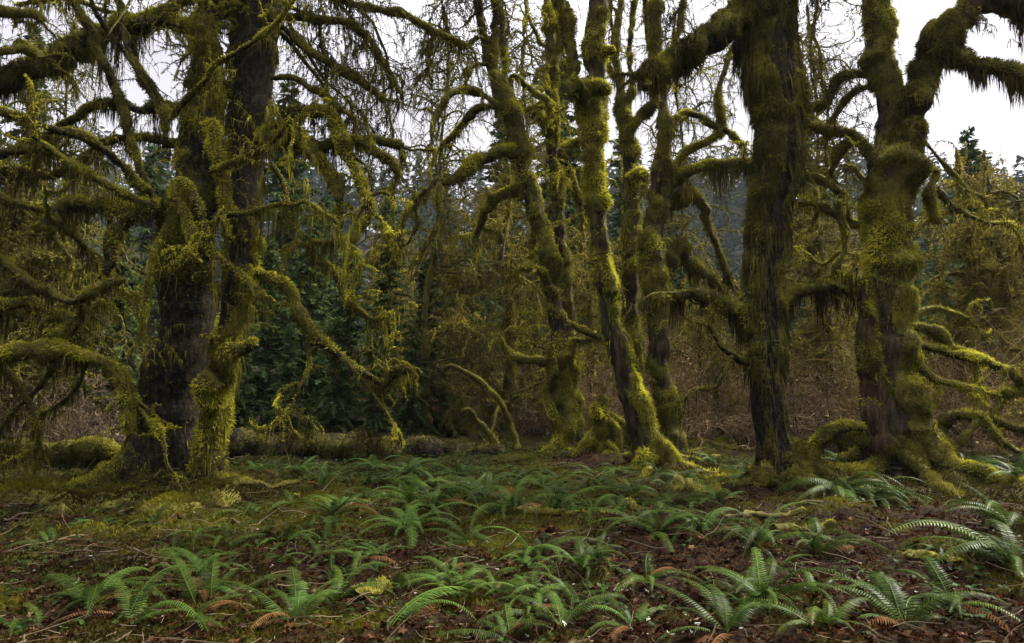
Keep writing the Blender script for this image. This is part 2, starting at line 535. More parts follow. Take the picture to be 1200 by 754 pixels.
def gpoint(px, py):
    """where the photograph's pixel meets the ground"""
    d = 1.2
    a = P(px, py, 1.0) - [0, 0, CH]
    for _ in range(400):
        q = np.array([0, 0, CH]) + a * d
        if q[2] <= gz(q[0], q[1])[0]:
            break
        d += .04
    return q


def mossmask(x, y):
    p = np.stack([x, y, 0 * x], 1)
    v = .62 + 1.3 * fbm(p, .7, 3, 50) + .9 * fbm(p, 3.1, 2, 51)
    v = v + .22 * sstep(1.0, -3.0, x) + .12 * sstep(6, 10, y) - .42 * np.exp(-((x - 1.3) ** 2 + (y - 4.9) ** 2) / 2.2) - .3 * np.exp(-((x - 3.2) ** 2 + (y - 7.3) ** 2) / 2.5)
    v = v - .25 * np.exp(-((x + .3) ** 2 + (y - 4.6) ** 2) / 1.2)
    return np.clip(v, 0, 1)


xs = np.r_[-np.geomspace(900, 11.3, 46), np.arange(-11, 11.01, .055), np.geomspace(11.3, 900, 46)]
ys = np.r_[-np.geomspace(60, 1, 10), np.arange(0, 2.4, .3), np.arange(2.4, 15, .055), np.geomspace(15.1, 60, 60), np.geomspace(61, 900, 90)]
X, Y = np.meshgrid(xs, ys)
gx, gy = X.ravel(), Y.ravel()
near = (np.abs(gx) < 12) & (gy < 16)
gm = np.zeros(len(gx)); gm[near] = mossmask(gx[near], gy[near]); gm[~near] = .0
Z = gz(gx, gy)
fine = fbm(np.stack([gx, gy, 0 * gx], 1), 6.0, 3, 47)
Z = Z + near * (fine * .085 + gm * .05 * (1 + fine))
gb = MB()
nx_, ny_ = len(xs), len(ys)
i, j = np.meshgrid(np.arange(ny_ - 1), np.arange(nx_ - 1), indexing='ij')
a = (i * nx_ + j).ravel()
gb.add(np.stack([gx, gy, Z], 1), np.stack([a, a + 1, a + nx_ + 1, a + nx_], 1), .5, gm)
tag(gb.build('forest_floor_ground', M['ground'], smooth=True), 'damp forest floor of brown leaf litter and moss', 'ground', kind='structure')


def surf(x, y):
    p = np.stack([x, y, 0 * x], 1)
    f = fbm(p, 6.0, 3, 47)
    return gz(x, y) + f * .085 + mossmask(x, y) * .05 * (1 + f)


# ------------------------------------------------------------------ traced trees
def build_tube(tb, name, bark, mossm, parent, origin, rng, dens=2600, tl=.045, tw=.014, down=.4, curt=0., curt_n=0, shag=0., shag_n=0,
               twn=0, twl=.5, twdir=None, tint=(.36, .34, .6), twgrav=.2, label=None, twr=.008, twmoss=260, tw_lo=.12):
    """one trunk or limb with its side twigs, and its moss as a child of it"""
    b, mo = MB(), MB()
    tb.put(b)
    rm = float(np.mean(tb.R))
    tl, tw = min(tl, .012 + .5 * rm), min(tw, .007 + .1 * rm)
    p, d, mm = tb.sample(int(tb.area * dens), rng)
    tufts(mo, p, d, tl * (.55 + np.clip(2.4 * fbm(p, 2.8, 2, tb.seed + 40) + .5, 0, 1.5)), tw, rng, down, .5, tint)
    if shag_n:
        p, d, mm = tb.sample(int(tb.area * shag_n), rng, 1.0)
        keep = rng.random(len(p)) < np.clip(.5 + 2.5 * fbm(p * [1, 1, .4], 3.5, 2, tb.seed + 30), .05, 1)
        p, d = p[keep], d[keep]
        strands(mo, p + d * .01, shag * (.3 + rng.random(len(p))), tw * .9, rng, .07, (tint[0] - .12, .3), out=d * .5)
    if curt > 0 and curt_n:
        n = int(tb.len * curt_n)
        i = rng.integers(0, tb.n - 1, n)
        hz = np.sqrt(np.clip(1 - tb.T[i, 2] ** 2, 0, 1))
        f = np.clip(.45 + 3.4 * fbm(tb.C[i], 2.4, 3, tb.seed + 12), .05, 1.6)
        keep = rng.random(n) < hz * np.clip(f + .12, 0, 1)
        i, f, hz = i[keep], f[keep], hz[keep]
        # roots of the strands: round the underside
        ang = rng.normal(size=len(i)) * .9
        side = nrm(np.cross(tb.T[i], [0, 0, 1.]) + 1e-6)
        off = nrm(side * np.sin(ang)[:, None] + np.array([0, 0, -1.]) * np.cos(ang)[:, None])
        st = tb.C[i] + off * (tb.R[i] * .92)[:, None] + rng.normal(size=(len(i), 3)) * .012
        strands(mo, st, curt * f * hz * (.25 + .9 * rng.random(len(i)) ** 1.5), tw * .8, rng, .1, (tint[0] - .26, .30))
    if twn:
        n = max(1, int(tb.len * twn))
        i = rng.integers(int(tb.n * tw_lo), tb.n, n)
        dr = nrm(tb.T[i] * .5 + rng.normal(size=(n, 3)) + (0 if twdir is None else np.array(twdir)))
        Lw = twl * (.35 + rng.random(n))
        Pn = walk(tb.C[i], dr, Lw, 9, .30, twgrav, rng)
        R = np.minimum(tb.R[i] * .5, twr)[:, None] * np.linspace(1, .35, 9)[None]
        tubes_batch(b, Pn, R, 5, .5, .55)
        st, dr = children(Pn, n * 3, rng)
        P2 = walk(st, dr, twl * .6 * (.3 + rng.random(len(st))), 6, .35, twgrav * 1.5, rng)
        R2 = np.full((len(st), 6), twr * .45) * np.linspace(1, .4, 6)[None]
        tubes_batch(b, P2, R2, 4, .5, .4)
        path_moss(mo, Pn, R, twmoss, tl * .8, tw * .8, rng, .5, tint, curt * .5 + .04, twmoss * .3)
        path_moss(mo, P2, R2, twmoss * .6, tl * .7, tw * .75, rng, .5, tint, curt * .35 + .03, twmoss * .2)
    if twn and name == 'limb':
        # the limb's end breaks up into a few forked sprays
        n = 4
        i = np.minimum(tb.n - 2, (tb.n * (.8 + .2 * rng.random(n))).astype(int))
        Pn = walk(tb.C[i], tb.T[i] * 1.0 + .75 * rng.normal(size=(n, 3)), twl * (.7 + .9 * rng.random(n)), 10, .30, .2, rng)
        R = np.maximum(tb.R[i] * .5, .008)[:, None] * np.linspace(1, .3, 10)[None]
        tubes_batch(b, Pn, R, 6, .5, .7)
        path_moss(mo, Pn, R * 1.2, 420, max(tl, .03), max(tw, .012), rng, .5, tint, curt * .6 + .05, 90)
        st, dr = children(Pn, 14, rng, .2)
        P2 = walk(st, dr, twl * .5 * (.4 + rng.random(14)), 6, .35, .3, rng)
        R2 = np.full((14, 6), .005) * np.linspace(1, .4, 6)[None]
        tubes_batch(b, P2, R2, 4, .5, .5)
        path_moss(mo, P2, R2, 200, tl * .8, tw, rng, .5, tint, curt * .4 + .03, 60)
    ob = b.build(name, bark, parent, origin, True)
    if label:
        ob['label'] = label
    if mo.n:
        mo.build('moss', mossm, ob, origin)
    return ob


def traced_tree(name, label, cat, base, trunk, limbs, ltint=None, bark='bark', moss='moss', seed=1, tk=None, crown=None, group=None, roots=5):
    """trunk: (px, py, d, rpx) from the ground up; limbs: dicts with p=[(px,py,rpx[,d])...]"""
    rng = np.random.default_rng(seed)
    pts = np.array([[*P(x, y, d), r * d / FPX] for x, y, d, r in trunk])
    g = gz(pts[0, 0], pts[0, 1])[0]
    first = pts[0].copy(); first[2] = g - .35
    if pts[0, 2] < g + .05:
        pts[0, 2] = g + .05
    pts = np.vstack([first, pts])
    org = np.array([pts[0, 0], pts[0, 1], g])
    root = empty(name, org, label, cat, group)
    t = dict(K=56, ds=.045, lump=.22, moss=.55, mossh=.035, flare=.6, dens=2600, shag=.12, shag_n=500)
    t.update(tk or {})
    tb = Tube(pts, t.pop('K'), t.pop('ds'), t.pop('lump'), t.pop('moss'), t.pop('mossh'), t.pop('core', .02), t.pop('flare'), seed, t.pop('bare', None), t.pop('lobes', 5), t.pop('groove', .25), ground_z=g)
    build_tube(tb, 'trunk', M[bark], M[moss], root, org, rng, **t)
    for k, l in enumerate(limbs):
        l = dict(l)
        d0 = l.pop('d', trunk[0][2]); dz = l.pop('dz', 0.)
        q = l.pop('p')
        n = len(q)
        lp = []
        for i_, v in enumerate(q):
            d = v[3] if len(v) > 3 else d0 + dz * i_ / (n - 1)
            lp.append([*P(v[0], v[1], d), v[2] * d / FPX])
        r0 = float(np.mean([v[3] for v in lp]))
        core = min(.05, .36 * r0)
        kk = l.pop('K', 12 if r0 < .04 else 20 if r0 < .12 else 28)
        lt = Tube(lp, kk, l.pop('ds', .03 if r0 < .06 else .04), l.pop('lump', .35), l.pop('moss', .72), l.pop('mossh', .008 if r0 < .05 else .018), core, 0, seed * 31 + k, None, 5, l.pop('groove', .0), None, l.pop('rmod', 1.))
        o = dict(dens=3200, tl=.04 if r0 < .06 else .055, curt=.30, curt_n=160, twn=5, twl=.5)
        if ltint:
            o['tint'] = ltint
        o.update(l)
        lm = o.pop('mm', moss)
        build_tube(lt, 'limb', M[o.pop('bm', bark)], M[lm], root, org, rng, **o)
    # roots running out into the moss
    if roots:
        b0 = pts[1]
        for k in range(roots):
            a = -PI / 2 + (k - (roots - 1) / 2) * (2 * PI / (roots + 1)) + rng.normal() * .25
            e = np.array([math.cos(a), math.sin(a), 0])
            sd_ = np.array([-e[1], e[0], 0]) * rng.normal() * .25
            r0 = b0[3]
            ln = r0 * (1.6 + 1.4 * rng.random())
            rp = []
            for u_, hh, rr in ((.35, .62, .36), (.8, .30, .30), (1.15, .10, .22), (1.15 + ln / r0 * .5, .0, .17), (1.15 + ln / r0, -.12, .10)):
                q_ = b0[:2] + e[:2] * r0 * u_ + sd_[:2] * r0 * max(0, u_ - .8)
                rp.append([q_[0], q_[1], gz(q_[0], q_[1])[0] + hh * r0 + .02, r0 * rr])
            rt = Tube(rp, 18, .04, .35, .8, .02, .01, 0, seed * 17 + k)
            build_tube(rt, 'root', M[bark], M[moss], root, org, rng, dens=3000, twn=0)
    if crown:
        # the upper crown above the frame: boughs, twigs and their moss
        c = dict(n=7, L=2.6, tw=300, up=.5, start=.8, r=.05, twr=.006, grav=.22, bias=(0, 0, 0), tw2=.7); c.update(crown)
        b, mo = MB(), MB()
        n = c['n']
        ii = (tb.n * (c['start'] + (1 - c['start']) * rng.random(n))).astype(int).clip(0, tb.n - 1)
        dr = rng.normal(size=(n, 3)) * [1, 1, .3] + [0, 0, c['up']] + np.array(c['bias'])
        Pn = walk(tb.C[ii], dr, c['L'] * (.6 + .7 * rng.random(n)), 16, .22, c['grav'], rng)
        tubes_batch(b, Pn, c['r'] * (.6 + .5 * rng.random(n))[:, None] * np.linspace(1, .25, 16)[None], 8, .5, .7)
        path_moss(mo, Pn, np.full(Pn.shape[:2], c['r'] * .6), 320, .055, .016, rng, .5, (.2, .3, .5), .25, 60)
        st, dr = children(Pn, c['tw'], rng, .2)
        P2 = walk(st, dr, c['tw2'] * (.4 + rng.random(len(st))), 9, .28, .45, rng)
        R2 = np.full((len(st), 9), c['twr']) * np.linspace(1, .4, 9)[None]
        tubes_batch(b, P2, R2, 4, .5, .35)
        path_moss(mo, P2, R2, 60, .04, .014, rng, .5, (.1, .3, .5), .12, 22)
        st, dr = children(P2, c['tw'] * 2, rng, .2)
        P3 = walk(st, dr, c['tw2'] * .55 * (.4 + rng.random(len(st))), 7, .3, .5, rng)
        R3 = np.full((len(st), 7), c['twr'] * .55) * np.linspace(1, .5, 7)[None]
        tubes_batch(b, P3, R3, 3, .5, .2)
        path_moss(mo, P3, R3, 30, .035, .012, rng, .5, (.1, .3, .5), .08, 10)
        ob = b.build('crown', M[bark], root, org, True)
        mo.build('moss', M['moss_dark'], ob, org)
    return root


def Lm(p, **k):
    return dict(p=p, **k)


# ------------------------------------------------------------------ the near trees, limb by limb
# big dark tapering trunk at the left with radiating mossy boughs
traced_tree('mossy_conifer', 'massive dark trunk at left, tapering into a green mossy column of radiating boughs', 'tree', None,
    [(192, 572, 9.3, 46), (200, 500, 9.3, 41), (207, 440, 9.3, 38), (214, 360, 9.3, 34), (220, 290, 9.3, 33), (228, 230, 9.3, 31), (236, 170, 9.3, 27), (241, 110, 9.3, 22), (243, 50, 9.3, 17), (244, -20, 9.3, 15), (246, -120, 9.3, 12), (248, -220, 9.4, 8)],
    [Lm([(176, 232, 6), (162, 190, 6.5), (140, 120, 7), (115, 60, 7), (85, 0, 6), (60, -50, 5)], d=9.0, dz=-.6, curt=.12, twn=2),
     Lm([(196, 152, 5), (171, 100, 4.5), (147, 62, 4.5), (123, 32, 4.5), (107, 0, 4), (95, -30, 4)], d=9.0, dz=-.3, curt=.1, twn=2),
     Lm([(195, 140, 5), (178, 105, 5), (160, 80, 5), (147, 50, 5), (140, 0, 5), (135, -40, 4)], d=9.0, dz=.3, curt=.1, twn=2),
     Lm([(203, 137, 5), (218, 118, 5), (235, 100, 5), (255, 76, 5), (287, 56, 4.5), (319, 32, 4), (342, 6, 3.5), (355, -20, 3)], d=8.9, dz=-.8, curt=.28, twn=4),
     Lm([(171, 223, 7), (152, 203, 7.5), (135, 187, 7.5), (112, 170, 7), (92, 160, 6.5), (48, 147, 6.5), (0, 131, 6), (-50, 120, 5)], d=8.9, dz=-1.0, curt=.2, twn=3, mm='moss'),
     Lm([(172, 240, 5.5), (150, 231, 5.5), (131, 223, 6), (103, 203, 6), (72, 187, 5.5), (50, 170, 5), (36, 159, 4)], d=8.7, dz=-1.0, curt=.3, twn=4),
     Lm([(190, 245, 14), (150, 247, 13), (115, 243, 12), (80, 243, 13), (64, 262, 11), (56, 275, 6)], d=9.0, dz=-.3, curt=.3, curt_n=260, twn=2),
     Lm([(180, 235, 12), (150, 262, 13), (133, 285, 12), (126, 308, 10), (118, 330, 6)], d=8.9, dz=-.2, curt=.2, twn=2),
     Lm([(207, 212, 6), (216, 212, 6), (227, 223, 5.5), (233, 240, 5), (239, 260, 4), (241, 285, 3)], d=8.7, dz=-.3, curt=.14, twn=1, moss=.95),
     Lm([(205, 215, 7), (208, 232, 6), (220, 262, 5), (232, 290, 4)], d=8.7, dz=-.2, curt=.14, curt_n=120, twn=1),
     Lm([(240, 150, 9), (250, 145, 9), (252, 170, 9), (259, 200, 9), (262, 225, 8), (264, 248, 7)], d=8.85, dz=0, curt=.05, twn=1, moss=1.0),
     Lm([(255, 254, 5), (275, 252, 5), (295, 249, 5), (320, 242, 5), (335, 239, 5), (348, 240, 4.5), (358, 237, 3.5), (375, 246, 3), (395, 262, 2.5)], d=8.8, dz=-.5, curt=.5, curt_n=230, twn=4, moss=.9),
     Lm([(247, 200, 4.5), (268, 193, 4.5), (287, 187, 5), (305, 178, 5.5), (319, 168, 5), (335, 150, 4), (341, 140, 3)], d=8.8, dz=-.9, curt=.25, twn=5),
     Lm([(337, 240, 5), (334, 222, 4.5), (326, 203, 4), (318, 192, 3)], d=8.35, dz=0, curt=.08, twn=2, moss=.95),
     Lm([(235, 270, 5), (255, 300, 4.5), (285, 325, 4), (300, 350, 3)], d=8.8, dz=-.4, curt=.4, twn=5),
     Lm([(200, 265, 6), (180, 300, 4.5), (170, 350, 3.5), (168, 400, 2.5)], d=8.8, dz=-.4, curt=.3, twn=6),
     Lm([(245, -30, 6), (235, -5, 6), (200, 10, 6), (150, 20, 5), (80, 0, 4), (20, 6, 3)], d=9.6, dz=1, curt=.3, twn=5),
     ],
    bark='bark_dark', seed=3, ltint=(.42, .36, .85), tk=dict(K=72, moss=.47, flare=.35, lump=.16, groove=.12, bare=[(-PI / 2 - .1, 2.3, .15, 3.0)], dens=2600, shag=.2, shag_n=600, twn=16, twl=.7, tw_lo=.42),
    crown=dict(n=9, L=3.0, tw=260, start=.75, bias=(0, .6, 0)), roots=2)

# second dark stem just right of it, shaggy, with the knobbly stub low down
traced_tree('mossy_maple', 'dark shaggy trunk against the right side of the massive one, mossy knobbed stub low down', 'tree', None,
    [(242, 577, 8.8, 18), (247, 520, 8.8, 17), (254, 470, 8.85, 17), (266, 410, 8.95, 17), (277, 340, 9.1, 20), (282, 260, 9.3, 22), (288, 180, 9.5, 25), (293, 110, 9.6, 28), (298, 40, 9.7, 31), (303, -30, 9.8, 32), (312, -130, 9.9, 27), (318, -260, 9.9, 16)],
    [Lm([(252, 475, 11), (258, 445, 12), (268, 420, 12), (286, 402, 12), (298, 403, 10)], d=8.65, dz=-.2, curt=.06, twn=0, moss=1.0),
     Lm([(255, 455, 9), (243, 440, 9), (238, 458, 8), (240, 478, 5)], d=8.5, curt=.1, twn=0, moss=1.0),
     Lm([(285, 310, 14), (283, 340, 14), (278, 375, 10), (270, 400, 6)], d=8.8, curt=.5, curt_n=500, twn=2, moss=1.0),
     Lm([(290, 10, 16), (250, 20, 13), (223, 32, 13), (190, 28, 13), (160, 30, 14), (112, 44, 15), (80, 66, 17), (32, 86, 17), (0, 96, 17), (-60, 110, 14)], d=9.7, dz=.8, curt=.62, curt_n=420, twn=2, mm='moss_dark', mossh=.05),
     Lm([(292, 90, 12), (240, 125, 10), (180, 130, 9), (120, 122, 8), (70, 150, 7), (10, 180, 6), (-40, 185, 5)], d=9.8, dz=1.1, curt=.7, curt_n=380, twn=4, mm='moss_dark'),
     Lm([(290, 170, 9), (240, 170, 9), (180, 165, 8), (130, 165, 7), (70, 205, 7), (0, 195, 6)], d=9.8, dz=1.5, curt=.6, curt_n=380, twn=4, mm='moss_dark'),
     Lm([(300, 30, 9), (322, 22, 8), (345, 22, 7), (375, 24, 6), (400, 26, 5.5), (428, 42, 5), (447, 70, 4), (470, 110, 3)], d=9.6, dz=.2, curt=.35, twn=9, twl=.9, twgrav=.45, mm='moss_dark'),
     Lm([(305, -20, 8), (360, -18, 7), (410, 5, 6), (465, 15, 6), (502, 33, 5), (547, 57, 4)], d=9.6, dz=.6, curt=.3, twn=9, twl=1.0, twgrav=.45, mm='moss_dark'),
     Lm([(300, 0, 8), (340, 40, 6.5), (372, 66, 6), (420, 95, 5), (450, 118, 4)], d=9.6, dz=-.3, curt=.3, twn=9, twl=.9, twgrav=.45, mm='moss_dark'),
     Lm([(318, 92, 5), (335, 90, 5), (350, 95, 5), (362, 102, 5), (375, 108, 5), (390, 120, 4), (402, 132, 3)], d=9.5, dz=-.3, curt=.28, twn=4, mm='moss_dark'),
     Lm([(300, 165, 8), (325, 143, 8), (350, 133, 8), (380, 130, 8), (392, 142, 9), (398, 160, 9), (403, 180, 9), (413, 195, 8), (424, 222, 9), (434, 245, 8), (430, 258, 6)], d=9.4, dz=-.6, curt=.3, curt_n=300, twn=3, moss=.9),
     Lm([(398, 160, 6), (415, 161, 6), (432, 163, 7), (452, 167, 6), (473, 172, 5)], d=9.05, dz=.2, curt=.3, curt_n=260, twn=4),
     Lm([(412, 165, 5), (440, 178, 5), (458, 190, 4.5), (468, 205, 4)], d=9.0, dz=.1, curt=.2, curt_n=260, twn=3),
     Lm([(340, 140, 8), (362, 172, 9), (382, 195, 10), (394, 222, 11), (400, 240, 8)], d=9.3, dz=-.2, curt=.45, curt_n=420, twn=2, mm='moss_dark'),
     Lm([(310, 160, 7), (340, 165, 9), (375, 172, 9), (405, 160, 8)], d=9.4, dz=-.1, curt=.5, curt_n=420, twn=2, mm='moss_dark'),
     Lm([(430, 258, 7), (418, 268, 8), (408, 281, 8), (385, 284, 6), (364, 283, 5), (360, 292, 4)], d=8.8, dz=-.2, curt=.35, curt_n=300, twn=3, moss=1.0),
     Lm([(405, 283, 5), (417, 295, 4.5), (425, 308, 3)], d=8.7, curt=.15, twn=3, moss=1.0),
     Lm([(363, 290, 5), (370, 308, 5), (384, 312, 5), (396, 328, 5), (404, 347, 5), (420, 362, 4), (436, 375, 3), (455, 372, 2)], d=8.7, dz=.2, curt=.3, twn=5),
     Lm([(295, 318, 9), (318, 326, 9), (340, 342, 9), (347, 362, 9), (362, 385, 9), (380, 404, 8), (412, 427, 7), (432, 442, 6), (451, 452, 5), (462, 440, 4), (473, 428, 2.5)], d=9.1, dz=-.6, curt=.3, curt_n=200, twn=4, twl=.3),
     Lm([(452, 451, 4), (455, 437, 3.5), (452, 425, 2)], d=8.5, curt=.05, twn=3, moss=1.),
     Lm([(400, 418, 4), (428, 450, 3.5), (450, 480, 3), (470, 515, 2.5)], d=8.7, dz=-.1, curt=.1, twn=3, twl=.16, tint=(.2, .3, .5)),
     Lm([(355, 375, 5), (362, 420, 4.5), (352, 460, 4), (330, 492, 3.5)], d=8.9, dz=-.2, curt=.3, twn=4),
     ],
    bark='bark_dark', seed=5, ltint=(.40, .36, .85), tk=dict(moss=.42, flare=.35, bare=[(-PI / 2 + .3, 1.0, 2.0, 9)], shag=.3, shag_n=900, groove=.3),
    roots=2, crown=dict(n=14, L=3.8, tw=450, tw2=.9, start=.62, up=.25, bias=(.7, .1, 0), grav=.34))

# a maple whose trunk stands just outside the frame, its boughs drooping in from the left
traced_tree('drooping_maple', 'mossy boughs arching in from the left edge, the lowest drooping beside the massive trunk', 'tree', None,
    [(-150, 590, 8.3, 30), (-140, 480, 8.3, 27), (-150, 350, 8.3, 25), (-130, 200, 8.3, 24), (-140, 60, 8.3, 20), (-150, -150, 8.3, 10)],
    [Lm([(-145, 440, 15), (-60, 425, 12), (0, 419, 11), (40, 413, 12), (76, 411, 12), (106, 422, 10), (131, 436, 9), (145, 450, 8), (155, 470, 7), (176, 495, 6.5), (190, 511, 5)], d=8.1, dz=.1, curt=.32, curt_n=300, twn=4, moss=.85, twl=.35),
     Lm([(148, 450, 9), (151, 470, 10), (152, 495, 7), (150, 510, 4)], d=8.1, curt=.2, curt_n=500, moss=1.0, twn=1),
     Lm([(190, 510, 3), (193, 525, 2), (197, 545, 1.6), (207, 560, 1.2)], d=8.15, curt=0, twn=3, twl=.2, moss=.2),
     Lm([(-140, 290, 9), (-50, 292, 8), (0, 305, 8), (35, 331, 7), (60, 345, 7), (79, 352, 6), (103, 348, 6), (120, 336, 5), (146, 328, 3)], d=8.2, dz=-.2, curt=.3, twn=4, moss=.85),
     Lm([(-140, 360, 10), (-50, 350, 9), (0, 356, 9), (35, 357, 9), (62, 368, 9), (82, 377, 10), (92, 386, 7)], d=8.2, dz=.3, curt=.4, curt_n=380, twn=4, moss=.8),
     Lm([(60, 400, 7), (88, 378, 6), (98, 360, 5)], d=8.2, curt=.2, twn=2),
     Lm([(-140, 190, 10), (-60, 175, 9), (0, 178, 8), (45, 176, 7), (85, 190, 5)], d=8.3, dz=.8, curt=.5, curt_n=300, twn=4, mm='moss_dark'),
     Lm([(-130, 250, 9), (-40, 225, 8), (20, 240, 6), (60, 252, 5), (110, 300, 4)], d=8.3, dz=1.3, curt=.5, curt_n=300, twn=6, mm='moss_dark'),
     Lm([(-130, 120, 8), (-60, 70, 7), (0, 62, 7), (28, 58, 8), (48, 66, 7)], d=8.3, dz=.9, curt=.18, twn=2, mm='moss_dark'),
     Lm([(-130, 60, 6), (-40, 20, 5), (10, 18, 5), (40, 20, 7), (52, 26, 4)], d=8.3, dz=1., curt=.15, twn=1, mm='moss_dark'),
     Lm([(-10, 420, 6), (20, 450, 4.5), (45, 500, 3.5), (40, 540, 3)], d=8.4, dz=.2, curt=.4, twn=8, mm='moss_dark'),
     Lm([(70, 418, 5), (50, 450, 4), (10, 490, 3), (-10, 530, 3)], d=8.5, dz=.4, curt=.4, twn=8, mm='moss_dark'),
     Lm([(100, 425, 4.5), (92, 450, 3.5), (70, 475, 3), (40, 490, 2.5)], d=8.6, dz=.6, curt=.3, twn=7, mm='moss_dark'),
     ],
    seed=8, ltint=(.36, .36, .8), tk=dict(moss=.6), crown=dict(n=8, L=3, tw=160, start=.6))

# centre-left slender maple that forks high
traced_tree('forked_maple', 'slender mossy maple standing left of the leaning trunk, forking into three thin upright stems', 'tree', None,
    [(664, 530, 13.0, 17), (662, 490, 13.0, 15), (658, 440, 13, 14), (655, 400, 13, 13.5), (651, 360, 13, 12.5), (645, 320, 13, 12.5), (636, 270, 13, 12.5), (625, 240, 13, 12.5), (614, 195, 13, 13), (604, 155, 13, 13), (594, 124, 13, 12), (582, 95, 13, 9), (571, 67, 13, 8), (560, 7, 13, 7), (552, -60, 13, 6), (545, -140, 13, 4)],
    [Lm([(584, 118, 8), (579, 106, 7.5), (581, 50, 7), (579, 0, 7), (576, -60, 6), (580, -150, 4)], d=12.9, dz=.1, curt=.06, twn=3),
     Lm([(598, 135, 8), (594, 112, 7), (590, 60, 6.5), (587, 20, 6), (583, 0, 5.5), (590, -80, 4)], d=13, dz=.5, curt=.06, twn=3),
     Lm([(592, 130, 6), (578, 118, 5.5), (566, 111, 5), (552, 107, 5), (543, 106, 5), (530, 110, 5), (520, 120, 5), (511, 136, 4), (505, 155, 3)], d=12.9, dz=-.7, curt=.45, curt_n=260, twn=3, moss=.95),
     Lm([(590, 124, 6), (573, 126, 6), (558, 130, 5.5), (547, 141, 6), (537, 152, 5), (528, 163, 5), (515, 173, 3)], d=13, dz=.5, curt=.35, curt_n=300, twn=3),
     Lm([(610, 182, 11), (592, 178, 11), (578, 182, 11), (566, 187, 11), (552, 196, 10), (540, 204, 9), (525, 215, 8), (512, 211, 7), (500, 222, 5), (491, 232, 5), (480, 245, 4.5), (473, 255, 4), (469, 278, 3), (460, 300, 2.5)], d=12.9, dz=-.9, curt=.42, curt_n=420, twn=4),
     Lm([(516, 213, 5), (512, 235, 4.5), (513, 258, 4), (505, 280, 3), (488, 300, 2.5)], d=12.1, dz=-.2, curt=.15, twn=6, twl=.35),
     Lm([(500, 222, 4), (486, 240, 4), (490, 262, 3), (478, 285, 3), (465, 290, 2)], d=12.0, dz=.2, curt=.15, twn=7, twl=.35),
     Lm([(620, 225, 9), (605, 222, 9), (588, 230, 8), (575, 242, 8), (566, 258, 7), (558, 278, 6)], d=13, dz=.7, curt=.55, curt_n=460, twn=3),
     Lm([(597, 140, 6), (600, 95, 6), (607, 92, 6), (618, 102, 6), (630, 112, 6), (640, 120, 6.5), (648, 138, 6)], d=13.2, dz=.2, curt=.25, twn=3),
     Lm([(560, 45, 4), (545, 55, 4), (535, 50, 3.5), (520, 35, 3)], d=13, dz=-.3, curt=.2, twn=6, twl=.7),
     Lm([(571, 75, 5), (556, 78, 4.5), (546, 90, 4)], d=12.9, dz=-.3, curt=.15, twn=3),
     Lm([(648, 345, 8), (642, 334, 7), (636, 322, 6.5), (628, 315, 6), (618, 311, 5), (613, 316, 3)], d=12.9, dz=-.5, curt=.42, curt_n=420, twn=1, moss=1.),
     Lm([(655, 418, 5), (640, 427, 5), (630, 425, 5), (619, 423, 4.5), (608, 421, 4), (599, 417, 4), (590, 405, 3), (584, 396, 2.5)], d=13, dz=.5, curt=.15, twn=3, moss=.9),
     Lm([(660, 372, 4), (675, 385, 4), (690, 392, 3), (705, 397, 2.5)], d=13, dz=.3, curt=.12, twn=6, moss=.9),
     Lm([(660, 400, 4), (680, 400, 3.5), (700, 398, 3), (715, 408, 2)], d=13.2, dz=.5, curt=.12, twn=6, moss=.9),
     Lm([(655, 500, 5), (645, 478, 4), (640, 455, 4), (652, 430, 3)], d=12.8, curt=.1, twn=2, moss=1.),
     Lm([(665, 515, 9), (645, 530, 7), (628, 538, 5), (610, 541, 3)], d=12.8, dz=-.3, curt=.0, twn=0, moss=1.),
     ],
    seed=12, ltint=(.42, .36, .8), tk=dict(K=36, ds=.04, moss=.5, flare=.5, shag=.14, shag_n=500, groove=.3, twn=9, twl=.8, tint=(.34, .34, .6)), crown=dict(n=14, L=2.4, tw=420, r=.03, start=.72, up=.6, bias=(-.4, 0, 0), grav=.3))

traced_tree('slender_maple', 'thin straight mossy trunk right behind the three-stemmed maple, knotted near its top', 'tree', None,
    [(673, 528, 14.2, 13), (670, 470, 14.2, 11), (668, 400, 14.2, 10.5), (664, 350, 14.2, 10), (658, 300, 14.2, 10), (655, 260, 14.2, 10), (652, 222, 14.2, 10), (648, 178, 14.2, 10), (649, 141, 14.2, 10), (648, 110, 14.2, 9), (646, 85, 14.2, 8), (645, 56, 14.2, 9), (643, 30, 14.2, 6), (640, 0, 14.2, 5.5), (640, -60, 14.2, 5), (645, -140, 14.2, 3)],
    [Lm([(648, 80, 6), (654, 62, 5), (656, 40, 4.5), (653, 25, 3)], d=14.1, curt=.08, twn=2),
     Lm([(650, 152, 6), (640, 145, 6), (628, 132, 6.5), (618, 128, 5)], d=14.1, dz=-.4, curt=.4, curt_n=300, twn=2),
     Lm([(652, 240, 7), (640, 252, 7), (630, 266, 6), (622, 290, 5)], d=14.3, dz=.4, curt=.5, curt_n=300, twn=2),
     Lm([(655, 180, 8), (668, 170, 8), (690, 162, 8), (705, 170, 6)], d=14.3, dz=.3, curt=.4, curt_n=300, twn=3),
     Lm([(650, 180, 6), (665, 200, 7), (678, 232, 7), (683, 262, 5)], d=14.3, dz=.6, curt=.5, curt_n=300, twn=3),
     Lm([(646, 60, 4), (632, 48, 3.5), (620, 20, 3), (612, -10, 2)], d=14.2, dz=.4, curt=.08, twn=5),
     ],
    seed=14, tk=dict(K=32, moss=.5, flare=.4, lump=.35, twn=9, twl=.8), crown=dict(n=6, L=2.0, tw=90, r=.025, start=.8, up=1))

